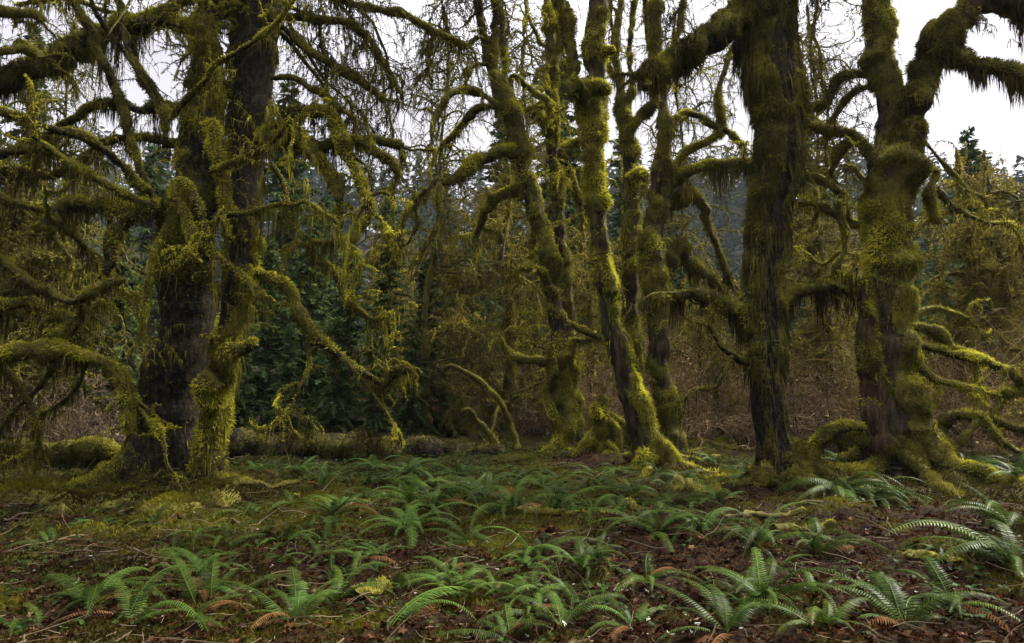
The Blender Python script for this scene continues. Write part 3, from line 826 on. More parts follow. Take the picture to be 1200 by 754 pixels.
# the leaning trunk in the middle
traced_tree('leaning_maple', 'thick mossy trunk leaning left in mid-clearing, with a collar ledge high up', 'tree', None,
    [(769, 552, 10.7, 23), (762, 525, 10.7, 19), (752, 492, 10.7, 18), (740, 458, 10.7, 17), (729, 428, 10.7, 16), (720, 398, 10.7, 14.5), (713, 366, 10.7, 13.5), (708, 330, 10.7, 14), (705, 290, 10.7, 15), (702, 250, 10.7, 15), (699, 215, 10.7, 13.5), (696, 180, 10.7, 14), (694, 152, 10.7, 15.5), (692, 125, 10.7, 18), (692, 108, 10.7, 20), (698, 99, 10.7, 14), (700, 85, 10.7, 14), (696, 66, 10.7, 17), (700, 45, 10.7, 14), (702, 10, 10.7, 15), (703, -60, 10.7, 14), (700, -180, 10.8, 9)],
    [Lm([(684, 118, 11), (672, 105, 10), (668, 96, 9), (670, 63, 10), (664, 30, 10), (658, 0, 10), (650, -60, 9), (640, -160, 6)], d=10.7, dz=.1, curt=.05, twn=1, lump=.45, K=28),
     Lm([(672, 112, 10), (666, 102, 9), (664, 94, 6)], d=10.55, curt=.15, moss=1.),
     Lm([(680, 110, 12), (692, 103, 12), (706, 104, 10), (712, 112, 5)], d=10.5, curt=.12, moss=1., twn=0),
     Lm([(700, 62, 9), (712, 59, 8), (721, 60, 6)], d=10.6, curt=.1, moss=1., twn=0),
     Lm([(708, 300, 7), (716, 325, 6), (720, 345, 4)], d=10.5, curt=.1, moss=1., twn=0),
     Lm([(775, 535, 12), (788, 545, 9), (800, 551, 5), (812, 553, 3)], d=10.6, dz=-.2, curt=0, twn=0, moss=1.),
     Lm([(760, 535, 12), (750, 549, 8), (745, 556, 5)], d=10.5, dz=-.2, curt=0, twn=0, moss=.8),
     ],
    seed=17, tk=dict(tint=(.44, .34, .6), K=56, ds=.04, moss=.60, flare=.30, lump=.32, bare=[(-PI / 2 - .9, .75, .3, 3.2), (-PI / 2 - .2, .6, 1.3, 2.2)], shag=.16, shag_n=600, groove=.3, mossh=.04),
    crown=dict(n=8, L=2.4, tw=140, r=.035, start=.85, up=1))

# pair behind it
traced_tree('bushy_maple', 'mossy trunk right behind the leaning one, its curtained limbs reaching toward the big dark trunk', 'tree', None,
    [(787, 520, 12.4, 15), (781, 490, 12.4, 14), (776, 450, 12.4, 14), (773, 400, 12.4, 14), (770, 360, 12.4, 15), (767, 320, 12.4, 16), (768, 270, 12.4, 16), (772, 230, 12.4, 15), (776, 195, 12.4, 14), (778, 160, 12.4, 11), (779, 135, 12.4, 8), (777, 90, 12.5, 7), (768, 40, 12.6, 7), (770, -20, 12.6, 6), (775, -120, 12.6, 4)],
    [Lm([(776, 225, 10), (786, 216, 10), (803, 204, 10), (818, 197, 9.5), (833, 193, 9), (850, 193, 8.5), (866, 192, 8), (885, 200, 7)], d=12.4, dz=-.3, curt=.55, curt_n=520, twn=2, moss=.9),
     Lm([(778, 210, 7), (788, 196, 7), (800, 184, 7), (818, 172, 7), (837, 160, 7), (846, 142, 6), (842, 112, 5), (850, 80, 4), (862, 50, 3)], d=12.5, dz=.2, curt=.32, curt_n=300, twn=5),
     Lm([(842, 150, 6), (825, 140, 7), (806, 134, 7), (790, 140, 5)], d=12.6, dz=.1, curt=.5, curt_n=460, twn=3),
     Lm([(848, 150, 5), (862, 165, 4.5), (872, 172, 4)], d=12.5, curt=.2, twn=4),
     Lm([(778, 320, 11), (790, 300, 12), (797, 290, 11), (803, 300, 10), (815, 312, 10), (830, 325, 8), (835, 335, 5)], d=12.5, dz=.4, curt=.4, curt_n=520, twn=1, mm='moss_dark'),
     Lm([(783, 240, 10), (805, 228, 10), (822, 240, 9), (830, 265, 7), (840, 290, 5), (850, 320, 4), (862, 345, 3)], d=12.6, dz=.5, curt=.35, curt_n=420, twn=3, mm='moss_dark'),
     Lm([(770, 150, 5), (790, 60, 4), (800, 10, 4), (806, -50, 3)], d=12.5, dz=.4, curt=.05, twn=4),
     Lm([(766, 300, 6), (752, 288, 5), (748, 270, 4)], d=12.3, curt=.1, moss=1, twn=0),
     Lm([(765, 345, 6), (756, 352, 6), (752, 366, 4)], d=12.3, curt=.1, moss=1, twn=0),
     ],
    seed=21, tk=dict(K=40, moss=.52, flare=.5, lump=.35, shag=.18, shag_n=700, twn=5, twl=.6), crown=dict(n=7, L=2.2, tw=120, r=.03, start=.8, up=1))

traced_tree('elbowed_maple', 'slim mossy trunk with a bright elbow-bent limb, half hidden behind the leaning trunk', 'tree', None,
    [(748, 520, 13.6, 13), (744, 450, 13.6, 12), (740, 380, 13.6, 11.5), (739, 320, 13.6, 11.5), (739, 260, 13.6, 11.5), (738, 200, 13.6, 12), (735, 165, 13.6, 10), (730, 137, 13.6, 8), (725, 93, 13.6, 7), (721, 60, 13.6, 6), (728, 0, 13.6, 5), (735, -90, 13.6, 4)],
    [Lm([(737, 165, 9), (742, 150, 8), (750, 138, 8), (757, 131, 8), (764, 126, 8), (768, 110, 6), (762, 60, 5), (756, 10, 5), (752, -60, 4)], d=13.5, dz=.1, curt=.1, twn=1, moss=1.),
     Lm([(733, 140, 5), (741, 105, 6), (738, 60, 5), (744, 0, 5), (748, -70, 4)], d=13.6, dz=.4, curt=.05, twn=2),
     Lm([(728, 100, 4), (715, 80, 3.5), (718, 40, 3), (712, -20, 3)], d=13.6, dz=.5, curt=.05, twn=3),
     Lm([(738, 210, 7), (750, 200, 7), (760, 212, 6)], d=13.4, curt=.3, twn=1, moss=1.),
     ],
    seed=23, tk=dict(K=32, moss=.52, flare=.4, lump=.3, shag=.12, twn=6, twl=.7), crown=dict(n=6, L=2.0, tw=90, r=.025, start=.8, up=1.2))

# the big dark trunk right of centre
traced_tree('great_maple', 'largest dark shaggy trunk right of centre, thick mossy limb reaching out high on its left', 'tree', None,
    [(922, 572, 9.2, 34), (911, 545, 9.2, 30), (902, 510, 9.2, 26), (897, 470, 9.2, 25), (895, 430, 9.2, 25), (894, 380, 9.2, 26), (894, 330, 9.2, 28), (898, 280, 9.2, 30), (904, 235, 9.2, 31), (911, 190, 9.2, 32), (913, 150, 9.2, 33), (908, 100, 9.2, 37), (902, 50, 9.2, 39), (899, 0, 9.2, 42), (905, -70, 9.2, 44), (900, -170, 9.2, 34), (890, -290, 9.2, 22)],
    [Lm([(905, 10, 30), (880, 15, 27), (855, 32, 24), (825, 52, 22), (800, 68, 21), (775, 82, 19), (760, 92, 17), (752, 100, 8)], d=9.1, dz=-.3, curt=.58, curt_n=900, twn=2, moss=.9, mossh=.05, K=36, shag=.2, shag_n=700),
     Lm([(910, 30, 16), (928, 60, 12), (937, 100, 11), (936, 150, 8), (930, 190, 5)], d=9.1, curt=.1, twn=1, moss=.9, shag=.2, shag_n=700, mm='moss_dark'),
     Lm([(890, 375, 11), (873, 363, 11), (860, 361, 10), (848, 357, 10), (835, 350, 9.5), (822, 345, 9), (808, 343, 8), (796, 347, 7), (785, 352, 5)], d=9.4, dz=1.2, curt=.5, curt_n=800, twn=1, moss=.95),
     Lm([(900, 362, 10), (920, 350, 10), (940, 341, 10), (959, 336, 9.5), (980, 338, 7), (1000, 343, 5)], d=9.3, dz=.4, curt=.55, curt_n=800, twn=1, moss=.95),
     Lm([(886, 430, 6), (870, 423, 6), (857, 415, 5), (844, 404, 4.5), (836, 392, 4), (830, 380, 3)], d=9.2, dz=-.2, curt=.15, twn=3, moss=.9),
     Lm([(858, 417, 3.5), (848, 440, 3), (838, 455, 2.5), (812, 456, 1.6)], d=9.1, curt=.25, twn=4),
     Lm([(930, 545, 28), (950, 552, 22), (975, 558, 17), (1000, 563, 13), (1020, 573, 11), (1035, 583, 8), (1046, 590, 4)], d=9.1, dz=-.45, curt=0, twn=0, moss=1., mossh=.04),
     Lm([(925, 555, 24), (938, 575, 16), (942, 590, 8)], d=8.9, dz=-.25, curt=0, twn=0, moss=.9),
     Lm([(900, 555, 16), (890, 572, 10), (880, 582, 5)], d=9.0, dz=-.15, curt=0, twn=0, moss=.7),
     ],
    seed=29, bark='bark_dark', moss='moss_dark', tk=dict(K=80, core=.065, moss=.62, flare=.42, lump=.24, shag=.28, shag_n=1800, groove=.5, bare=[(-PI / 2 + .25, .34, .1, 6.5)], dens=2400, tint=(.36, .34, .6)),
    crown=dict(n=9, L=3.2, tw=200, start=.8, bias=(0, .5, 0)))

# the right tree, forked, with a broken dead side
traced_tree('twin_stem_maple', 'thick green trunk at right, forking in two, broken dead wood on its left flank', 'tree', None,
    [(1062, 556, 10.0, 46), (1056, 525, 10.0, 42), (1048, 490, 10.0, 37), (1043, 450, 10.0, 33), (1042, 400, 10.0, 31), (1043, 350, 10.0, 29), (1043, 300, 10.0, 28), (1046, 250, 10.0, 28), (1049, 200, 10.0, 28), (1047, 155, 10.0, 26), (1042, 115, 10.0, 21), (1036, 75, 10.0, 19), (1030, 40, 10.0, 20), (1026, 0, 10.0, 21), (1022, -70, 10, 20), (1015, -200, 10, 12)],
    [Lm([(1060, 170, 22), (1070, 140, 20), (1079, 110, 19), (1091, 75, 20), (1103, 48, 21), (1120, 25, 22), (1145, 8, 22), (1175, 0, 22), (1205, 2, 20), (1260, 10, 15)], d=9.9, dz=-.6, curt=.48, curt_n=800, twn=2, mm='moss_dark', mossh=.045, K=32, shag=.18, shag_n=500),
     Lm([(1108, 60, 12), (1123, 70, 12), (1150, 80, 13), (1175, 86, 13), (1205, 96, 12), (1250, 115, 9)], d=9.6, dz=-.4, curt=.38, curt_n=900, twn=2, mm='moss_dark', mossh=.04),
     Lm([(1082, 100, 6), (1082, 70, 6), (1086, 40, 6), (1096, 22, 5)], d=9.8, curt=.15, twn=1, mm='moss_dark'),
     Lm([(1070, 405, 7), (1090, 408, 7), (1112, 414, 7), (1138, 421, 6.5), (1165, 430, 5.5), (1185, 436, 5), (1196, 445, 4), (1195, 458, 4), (1175, 462, 3)], d=10, dz=.2, curt=.12, twn=2, moss=.9),
     Lm([(1070, 382, 6), (1088, 385, 5.5), (1102, 392, 5), (1114, 405, 4.5), (1130, 410, 3), (1160, 420, 2)], d=10.1, dz=.1, curt=.15, twn=2, moss=.9),
     Lm([(1070, 425, 8), (1085, 435, 7), (1098, 446, 6.5), (1118, 450, 5.5), (1142, 456, 5)], d=10, dz=-.2, curt=.25, twn=2, moss=.9),
     Lm([(1098, 448, 6), (1098, 465, 6), (1090, 474, 5), (1078, 482, 4)], d=9.9, curt=.1, twn=1, moss=.8),
     Lm([(1145, 424, 4.5), (1144, 440, 4), (1142, 452, 3)], d=10.1, curt=.1, twn=0, moss=.5),
     Lm([(1070, 370, 4), (1085, 363, 3.5), (1095, 361, 3), (1115, 366, 2.5), (1135, 374, 1.6)], d=10, dz=.2, curt=.06, twn=2, moss=.9),
     Lm([(1074, 204, 6), (1084, 199, 6), (1096, 203, 7), (1093, 215, 7), (1089, 232, 7), (1094, 250, 5), (1099, 262, 3)], d=10, dz=.1, curt=.18, twn=2),
     Lm([(1096, 222, 5), (1106, 235, 6), (1116, 246, 6), (1132, 252, 4), (1160, 262, 3), (1190, 262, 2)], d=10.1, dz=.4, curt=.15, twn=3),
     Lm([(1078, 160, 3), (1090, 175, 3), (1110, 198, 3), (1135, 225, 2.5)], d=10.1, dz=.3, curt=.1, twn=3),
     Lm([(1030, 92, 7), (1010, 89, 6.5), (989, 92, 7), (978, 102, 7), (968, 116, 7), (955, 128, 6.5), (944, 141, 6)], d=10.3, dz=.5, curt=.12, twn=4, moss=.85),
     Lm([(1030, 104, 6), (1015, 102, 5.5), (998, 112, 6), (985, 128, 6), (972, 148, 5), (966, 170, 4)], d=10.4, dz=.6, curt=.12, twn=4, moss=.85),
     Lm([(1030, 195, 7), (1018, 180, 8), (1008, 165, 7), (1000, 156, 6), (982, 155, 6), (965, 152, 6), (944, 148, 5)], d=10.3, dz=.2, curt=.15, twn=4, moss=.85),
     Lm([(1005, 158, 5), (990, 170, 5), (980, 188, 5), (976, 205, 5), (985, 225, 4)], d=10.4, dz=.4, curt=.15, twn=4),
     Lm([(1030, 240, 5), (1015, 215, 5), (1000, 198, 5), (990, 198, 4)], d=10.3, dz=.5, curt=.15, twn=4),
     Lm([(1028, 270, 7), (1010, 266, 7), (992, 258, 7), (970, 246, 6), (950, 238, 6), (935, 242, 5)], d=10.4, dz=.6, curt=.2, twn=4, moss=.85),
     Lm([(990, 258, 6), (986, 235, 6.5), (978, 220, 8), (965, 212, 8), (950, 208, 7), (935, 212, 6)], d=10.6, dz=.3, curt=.25, twn=3, moss=.85),
     Lm([(982, 235, 6), (986, 262, 5.5), (990, 290, 5), (984, 310, 4), (978, 325, 3)], d=10.5, curt=.2, twn=3),
     Lm([(1025, 300, 4), (1005, 300, 4), (985, 296, 3.5), (965, 310, 3), (950, 300, 2)], d=10.5, dz=.6, curt=.12, twn=4),
     Lm([(1036, 560, 24, 9.9), (1030, 520, 21, 9.85), (1024, 480, 20, 9.85), (1020, 440, 19, 9.85), (1018, 400, 17, 9.85), (1014, 370, 13, 9.85), (1009, 345, 8, 9.85), (1006, 330, 3, 9.85)], curt=0, twn=0, moss=-.1, bm='dead_wood', K=44, lump=.22, groove=1.3, rmod=.15, mossh=.01),
     Lm([(1036, 545, 22), (1022, 552, 12), (1012, 560, 5)], d=9.8, curt=0, twn=0, moss=.9),
     Lm([(1080, 530, 24), (1098, 545, 14), (1112, 553, 6)], d=9.8, curt=0, twn=0, moss=1.),
     ],
    seed=31, tk=dict(K=80, core=.05, moss=.78, flare=.2, lump=.22, shag=.12, shag_n=600, groove=.25, mossh=.05, bare=[(-PI / 2 - .75, .55, .2, 2.9)]),
    crown=dict(n=9, L=3.0, tw=200, start=.8, bias=(0, .4, 0)))

# the rooted mossy stump beside the leaning trunk and other low wood
traced_tree('rooted_stump', 'small bright mossy stump standing on splayed leg-like roots, just left of the leaning trunk', 'stump', None,
    [(706, 520, 11.6, 13), (704, 505, 11.6, 14), (703, 490, 11.6, 12), (706, 476, 11.6, 9), (710, 462, 11.6, 6)],
    [Lm([(702, 500, 8), (692, 516, 6), (682, 526, 6), (675, 535, 5), (668, 541, 4)], d=11.5, dz=-.2, curt=.08, twn=0, moss=1.),
     Lm([(690, 518, 5), (678, 530, 5), (676, 545, 4)], d=11.4, dz=-.1, curt=.05, twn=0, moss=1.),
     Lm([(710, 520, 6), (718, 530, 5), (706, 536, 5), (700, 545, 4)], d=11.4, dz=-.15, curt=.05, twn=0, moss=1.),
     Lm([(712, 495, 6), (722, 505, 5), (724, 525, 4.5), (725, 545, 4)], d=11.5, curt=.08, twn=0, moss=1.),
     Lm([(716, 485, 5), (735, 500, 4.5), (740, 520, 4), (741, 540, 3.5)], d=11.7, curt=.1, twn=0, moss=1.),
     Lm([(700, 490, 7), (697, 480, 7), (699, 472, 4)], d=11.45, curt=.08, twn=0, moss=1.)],
    seed=37, tk=dict(K=28, moss=.9, flare=.3, lump=.4, shag=.1), roots=0)


def traced_log(name, label, cat, pts, seed, moss=.8, bark='bark_dark', mm='moss', group=None, **k):
    rng = np.random.default_rng(seed)
    lp = np.array([[*P(x, y, d), r * d / FPX] for x, y, d, r in pts])
    org = np.array([lp[:, 0].mean(), lp[:, 1].mean(), gz(lp[:, 0].mean(), lp[:, 1].mean())[0]])
    root = empty(name, org, label, cat, group)
    tb = Tube(lp, 28 if lp[:, 3].mean() > .05 else 14, .04, k.pop('lump', .3), moss, k.pop('mossh', .02), min(.02, .3 * lp[:, 3].mean()), 0, seed, None, 5, .1)
    o = dict(dens=3200, curt=.12, curt_n=160, twn=0)
    o.update(k)
    build_tube(tb, 'log', M[bark], M[mm], root, org, rng, **o)
    return root


traced_log('fallen_log', 'long dark fallen log with a shaggy moss top lying across the back of the clearing', 'log',
           [(250, 526, 12.2, 22), (330, 527, 12.2, 23), (420, 528, 12.3, 22), (500, 531, 12.4, 20), (590, 534, 12.6, 15)], 41, .3, mm='moss_dark', curt=.25, curt_n=420, twn=5, twl=.3, tint=(-.1, .45, .5))
traced_log('fallen_log', 'dim mossy log half buried in twigs at the far left, under the drooping boughs', 'log',
           [(-40, 535, 11.4, 14), (40, 533, 11.3, 14), (110, 530, 11.2, 13), (150, 532, 11.2, 10)], 43, .7, mm='moss_dark', curt=.3, curt_n=300, twn=8, twl=.4)
traced_log('mossy_branch', 'bowed mossy branch arching low between the largest trunk and the forked right trunk', 'branch',
           [(950, 524, 9.7, 7), (962, 514, 9.7, 8), (978, 504, 9.7, 9), (995, 501, 9.7, 8), (1012, 503, 9.7, 6)], 45, .95, curt=.3, curt_n=500)
traced_log('mossy_log', 'rounded stub of mossy wood under the bowed branch beside the forked trunk', 'log',
           [(985, 522, 9.9, 8), (1000, 516, 9.9, 10), (1014, 522, 9.9, 8)], 46, .95, curt=.2, curt_n=300)
traced_log('mossy_branch', 'arched mossy root-like branch on the ground at the far right edge', 'branch',
           [(1104, 512, 10.6, 9), (1108, 497, 10.6, 9), (1120, 487, 10.6, 9), (1135, 488, 10.6, 7), (1150, 490, 10.6, 7), (1165, 495, 10.6, 6), (1205, 504, 10.6, 5), (1250, 508, 10.6, 4)], 47, .9, curt=.15, curt_n=300, twn=4)
traced_log('mossy_branch', 'forked mossy branch slanting down from the arched branch at far right', 'branch',
           [(1150, 488, 10.5, 6), (1160, 502, 10.4, 5), (1172, 518, 10.3, 5), (1190, 528, 10.3, 4), (1215, 530, 10.3, 3)], 48, .9, curt=.15, curt_n=300, twn=4)
traced_log('mossy_branch', 'mossy branch dropping left to the ground from the arched branch at far right', 'branch',
           [(1152, 489, 10.6, 5), (1140, 500, 10.5, 5), (1130, 512, 10.4, 4), (1124, 524, 10.4, 3)], 49, .9, curt=.15, curt_n=300, twn=4)
traced_log('hooked_branch', 'thin bare-tipped branch hooking up out of the ground left of the slender maples', 'branch',
           [(607, 535, 14.4, 4), (600, 505, 14.4, 3.6), (590, 478, 14.4, 3.6), (572, 455, 14.4, 3.6), (555, 442, 14.4, 3.6), (540, 434, 14.4, 3.6), (527, 429, 14.4, 4), (520, 434, 14.4, 4), (523, 441, 14.4, 3)], 51, .9, curt=.2, curt_n=300, twn=2)
traced_log('leaning_branch', 'pale mossy branch propped at a slant on the ground, below the hooked one', 'branch',
           [(596, 540, 13.9, 4), (586, 525, 13.9, 4), (571, 507, 13.9, 4), (560, 495, 13.9, 4), (551, 483, 13.9, 4), (541, 483, 13.9, 2)], 52, .9, curt=.1, curt_n=200, twn=2)
traced_log('mossy_log', 'short plump moss-covered log lying among ferns in front of the fallen log', 'log',
           [(316, 592, 8.4, 8), (326, 590, 8.35, 9), (340, 588, 8.3, 9), (353, 588, 8.3, 7)], 53, 1., mossh=.04, curt=.06)
traced_log('mossy_log', 'low mossy log lying on the litter in front of the forked right trunk', 'log',
           [(1075, 600, 7.7, 4), (1100, 603, 7.6, 6), (1130, 608, 7.6, 6), (1160, 613, 7.5, 6), (1190, 618, 7.4, 5)], 54, 1., curt=.05)
traced_log('mossy_stick', 'yellow-green mossy stick with a bright clump at its upturned end, amid the ferns', 'stick',
           [(688, 612, 7.2, 4), (700, 608, 7.25, 4), (715, 606, 7.3, 4), (728, 602, 7.35, 5), (736, 594, 7.35, 7), (742, 586, 7.35, 5)], 55, 1., mossh=.03, curt=.04, tint=(.6, .35, .4))
traced_log('mossy_branch', 'thick dim mossy branch lying across the ground behind the rooted stump', 'branch',
           [(560, 545, 13.4, 4), (600, 538, 13.4, 5), (640, 535, 13.4, 5), (668, 538, 13.4, 4)], 56, .9, curt=.06, twn=3, twl=.25)
# ------------------------------------------------------------------ the wood behind
def moss_tree_variant(seed, h, nb, bl, r, tw, mossm='moss_gold', bark='bark_grey', spread=.6, mossn=90, hang=.25):
    """bushy mossy tree at the origin -> hidden-free prototype (root) with trunk and crown, each with its moss"""
    rng = np.random.default_rng(seed)
    root = bpy.data.objects.new('mossy_tree', None)
    COL.objects.link(root)
    n = 7
    ax = np.cumsum(rng.normal(size=(n, 2)) * .09 * h / 6, axis=0)
    pts = [[ax[k, 0] * min(k, 2) * .5, ax[k, 1] * min(k, 2) * .5, -.3 + (h + .3) * k / (n - 1), r * (1 - .8 * k / (n - 1))] for k in range(n)]
    tb = Tube(pts, 20, .08, .25, .45, .025, .0, .5, seed)
    build_tube(tb, 'trunk', M[bark], M[mossm], root, None, rng, dens=900, tl=.06, tw=.022, shag=.2, shag_n=160)
    b, mo = MB(), MB()
    ii = (tb.n * (.15 + .8 * rng.random(nb))).astype(int).clip(0, tb.n - 1)
    a = rng.random(nb) * 2 * PI
    dr = np.stack([np.cos(a), np.sin(a), .1 + spread * rng.random(nb)], 1)
    Ln = bl * (.4 + .8 * rng.random(nb)) * (1 - .45 * ii / tb.n)
    Pn = walk(tb.C[ii], dr, Ln, 14, .26, .22, rng)
    R = (r * .22 * (.6 + .5 * rng.random(nb)))[:, None] * np.linspace(1, .25, 14)[None] + .006
    tubes_batch(b, Pn, R, 6, .5, .8)
    path_moss(mo, Pn, R * 1.3, mossn * 2.2, .06, .024, rng, .5, (.25, .4, .5), hang, mossn * .5)
    st, dr = children(Pn, tw, rng, .15, spread=1.0)
    P2 = walk(st, dr, bl * .33 * (.35 + rng.random(len(st))), 9, .34, .30, rng)
    R2 = np.full((len(st), 9), .009) * np.linspace(1, .5, 9)[None]
    tubes_batch(b, P2, R2, 4, .5, .6)
    path_moss(mo, P2, R2, mossn, .055, .022, rng, .5, (.25, .4, .5), hang * .6, mossn * .3)
    st, dr = children(P2, tw * 2, rng, .15, spread=1.0)
    P3 = walk(st, dr, bl * .16 * (.35 + rng.random(len(st))), 6, .36, .35, rng)
    R3 = np.full((len(st), 6), .006) * np.linspace(1, .5, 6)[None]
    tubes_batch(b, P3, R3, 3, .5, .4)
    path_moss(mo, P3, R3, mossn * .6, .045, .02, rng, .5, (.25, .4, .5), hang * .4, mossn * .12)
    cr = b.build('crown', M[bark], root, None, True)
    mo.build('moss', M[mossm], cr)
    return root


class Proto:
    """first use moves the prototype itself, later uses copy it"""

    def __init__(s, root):
        s.root, s.used = root, False

    def place(s, loc, rz, sc, label, cat, group=None, tilt=(0, 0)):
        if s.used:
            o = dup(s.root, loc, rz, sc, None, tilt)
        else:
            o = s.root
            o.location = loc
            o.rotation_euler = (tilt[0], tilt[1], rz)
            o.scale = (sc, sc, sc)
            s.used = True
        for k in ('label', 'category', 'group'):
            if k in o:
                del o[k]
        return tag(o, label, cat, group)


def on_ground(px, d, dz=0):
    x = (px - 600) / FPX * d
    return (x, d, gz(x, d)[0] + dz)


gold = [Proto(moss_tree_variant(101, 5.5, 34, 2.3, .16, 300)), Proto(moss_tree_variant(102, 6.5, 38, 2.6, .18, 320)), Proto(moss_tree_variant(103, 4.2, 30, 2.0, .12, 280))]
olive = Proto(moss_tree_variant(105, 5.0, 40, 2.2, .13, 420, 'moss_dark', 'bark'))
GT = [  # px, d, variant, scale, label
    (592, 16.5, 1, 1.05, 'golden mossy tree with a grey trunk, standing behind the three-stemmed slender maple'),
    (520, 17.5, 2, 1.15, 'shaggy golden-mossed tree hung with curled moss, above the hooked branch'),
    (455, 21, 0, 1.0, 'faint grey-gold mossy tree behind the long drooping bough'),
    (690, 18.5, 0, 1.0, 'golden mossy tree filling the gap between the slender maples and the leaning trunk'),
    (825, 18.5, 2, 1.0, 'pale gold mossy tree behind the curtained limb of the largest trunk'),
    (955, 15.5, 1, .95, 'golden mossy tree close behind the largest trunk on its right'),
    (1005, 18, 0, 1.0, 'thin golden mossy tree behind the left flank of the forked right trunk'),
    (1112, 14.5, 1, .98, 'golden-brown mossy tree just right of the forked trunk, tallest of the right-hand thicket'),
    (1178, 13, 0, 1.0, 'dark-hung golden mossy tree at the right edge of the thicket'),
    (1245, 15, 1, .9, 'golden mossy tree cut off by the right border behind the thicket'),
    (842, 15.2, 2, .8, 'small golden mossy tree in the gap between the leaning trunk and the largest trunk'),
    (728, 17, 2, .85, 'small golden mossy tree low behind the leaning trunk'),
    (60, 14.5, 2, 1.2, 'dim olive mossy tree seen under the drooping boughs at far left'),
    (-20, 16, 0, 1.1, 'dim olive mossy tree cut off by the left border'),
    (760, 22, 1, 1.0, 'hazy mossy tree far behind the elbow-limbed trunk'),
]
for i_, (px, d, v, s, lab) in enumerate(GT):
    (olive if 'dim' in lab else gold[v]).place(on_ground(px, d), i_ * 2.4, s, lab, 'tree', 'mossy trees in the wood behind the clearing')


thin = Proto(moss_tree_variant(104, 10.5, 56, 2.7, .10, 560, 'moss_dark', 'bark', .5, 16, .10))
for i_, (px, d, s, lab) in enumerate([(500, 16, 1.0, 'thin bare twiggy tree against the sky left of the forked slender maple'),
                                      (975, 15.5, 1.0, 'thin bare twiggy tree against the sky between the largest trunk and the forked right trunk'),
                                      (820, 17, 1.05, 'thin bare twiggy tree under the big limb of the largest trunk'),
                                      (625, 19, 1.15, 'thin bare twiggy tree behind the stems of the forked slender maple'),
                                      (60, 17, 1.05, 'thin bare twiggy tree against the sky at upper left')]):
    thin.place(on_ground(px, d), i_ * 1.3 + .4, s, lab, 'tree', 'bare twiggy trees behind the clearing')


def shrub_variant(seed, h, n, red=True):
    rng = np.random.default_rng(seed)
    b = MB()
    a = rng.random(n) * 2 * PI
    st = np.stack([np.cos(a) * .35 * rng.random(n), np.sin(a) * .35 * rng.random(n), 0 * a - .1], 1)
    dr = np.stack([np.cos(a) * .5, np.sin(a) * .5, 1 + 0 * a], 1) + .25 * rng.normal(size=(n, 3))
    P1 = walk(st, dr, h * (.5 + .7 * rng.random(n)), 12, .16, .12, rng)
    tubes_batch(b, P1, np.full((n, 12), .009) * np.linspace(1, .4, 12)[None], 4, rng.random(n))
    st, dr = children(P1, n * 7, rng, .2)
    P2 = walk(st, dr, h * .32 * (.3 + rng.random(len(st))), 7, .26, .1, rng)
    tubes_batch(b, P2, np.full((len(st), 7), .0055) * np.linspace(1, .5, 7)[None], 3, rng.random(len(st)))
    st, dr = children(P2, n * 16, rng, .2)
    P3 = walk(st, dr, h * .16 * (.3 + rng.random(len(st))), 5, .3, .1, rng)
    tubes_batch(b, P3, np.full((len(st), 5), .004), 3, rng.random(len(st)))
    # a few withered leaves still hanging, and moss
    p = P3[:, -1][::2]
    tufts(b, p, nrm(rng.normal(size=p.shape)), .06, .04, rng, .8, .5, (.5, .2, .6))
    ob = b.build('leafless_shrub', M['twig_red' if red else 'twig'])
    return ob


class MeshProto:
    def __init__(s, ob):
        s.ob, s.used = ob, False

    def place(s, loc, rz, sc, label, cat, group=None):
        o = s.ob if not s.used else s.ob.copy()
        if s.used:
            COL.objects.link(o)
        s.used = True
        o.location, o.rotation_euler, o.scale = loc, (0, 0, rz), (sc, sc, sc)
        return tag(o, label, cat, group)


shr = [MeshProto(shrub_variant(111, 2.1, 46)), MeshProto(shrub_variant(112, 2.6, 50)), MeshProto(shrub_variant(113, 1.6, 40, False))]
ZONES = [([(800, 14.5, 0), (822, 16, 1), (845, 15, 0), (868, 16.5, 1), (785, 17, 1)], 'leafless reddish shrub in the gap between the leaning trunk and the largest trunk'),
         ([(690, 16, 0), (715, 17, 1), (650, 17.5, 0)], 'leafless reddish shrub behind the rooted stump'),
         ([(950, 13.5, 2), (975, 15, 1), (1000, 14, 0)], 'leafless twiggy shrub between the largest trunk and the forked right trunk'),
         ([(1095, 13.5, 1), (1120, 12.8, 0), (1140, 14.5, 1), (1165, 12.6, 1), (1190, 14, 1), (1215, 13, 0), (1235, 14.5, 1)], 'leafless brown shrub in the thicket right of the forked trunk'),
         ([(625, 17, 2), (570, 17.5, 2), (540, 18.5, 2)], 'leafless grey-brown shrub among the golden mossy trees at centre'),
         ([(20, 13.5, 2), (60, 12.8, 2), (95, 13.5, 2), (-30, 13, 2), (125, 12.6, 2)], 'leafless grey shrub tangled under the drooping boughs at far left'),
         ]
_r = np.random.default_rng(19)
ZONES.append(([(float(a), float(_r.uniform(18, 25)), int(_r.integers(3))) for a in np.linspace(-60, 1260, 34) if not 250 < a < 540], 'leafless shrub in the dim thicket far behind the trunks'))
k = 0
for zl, lab in ZONES:
    for px, d, v in zl:
        k += 1
        shr[v].place(on_ground(px, d, -.05), k * 1.9, .85 + .3 * ((k * 37) % 10) / 10, lab, 'shrub', 'leafless shrubs of the understorey')


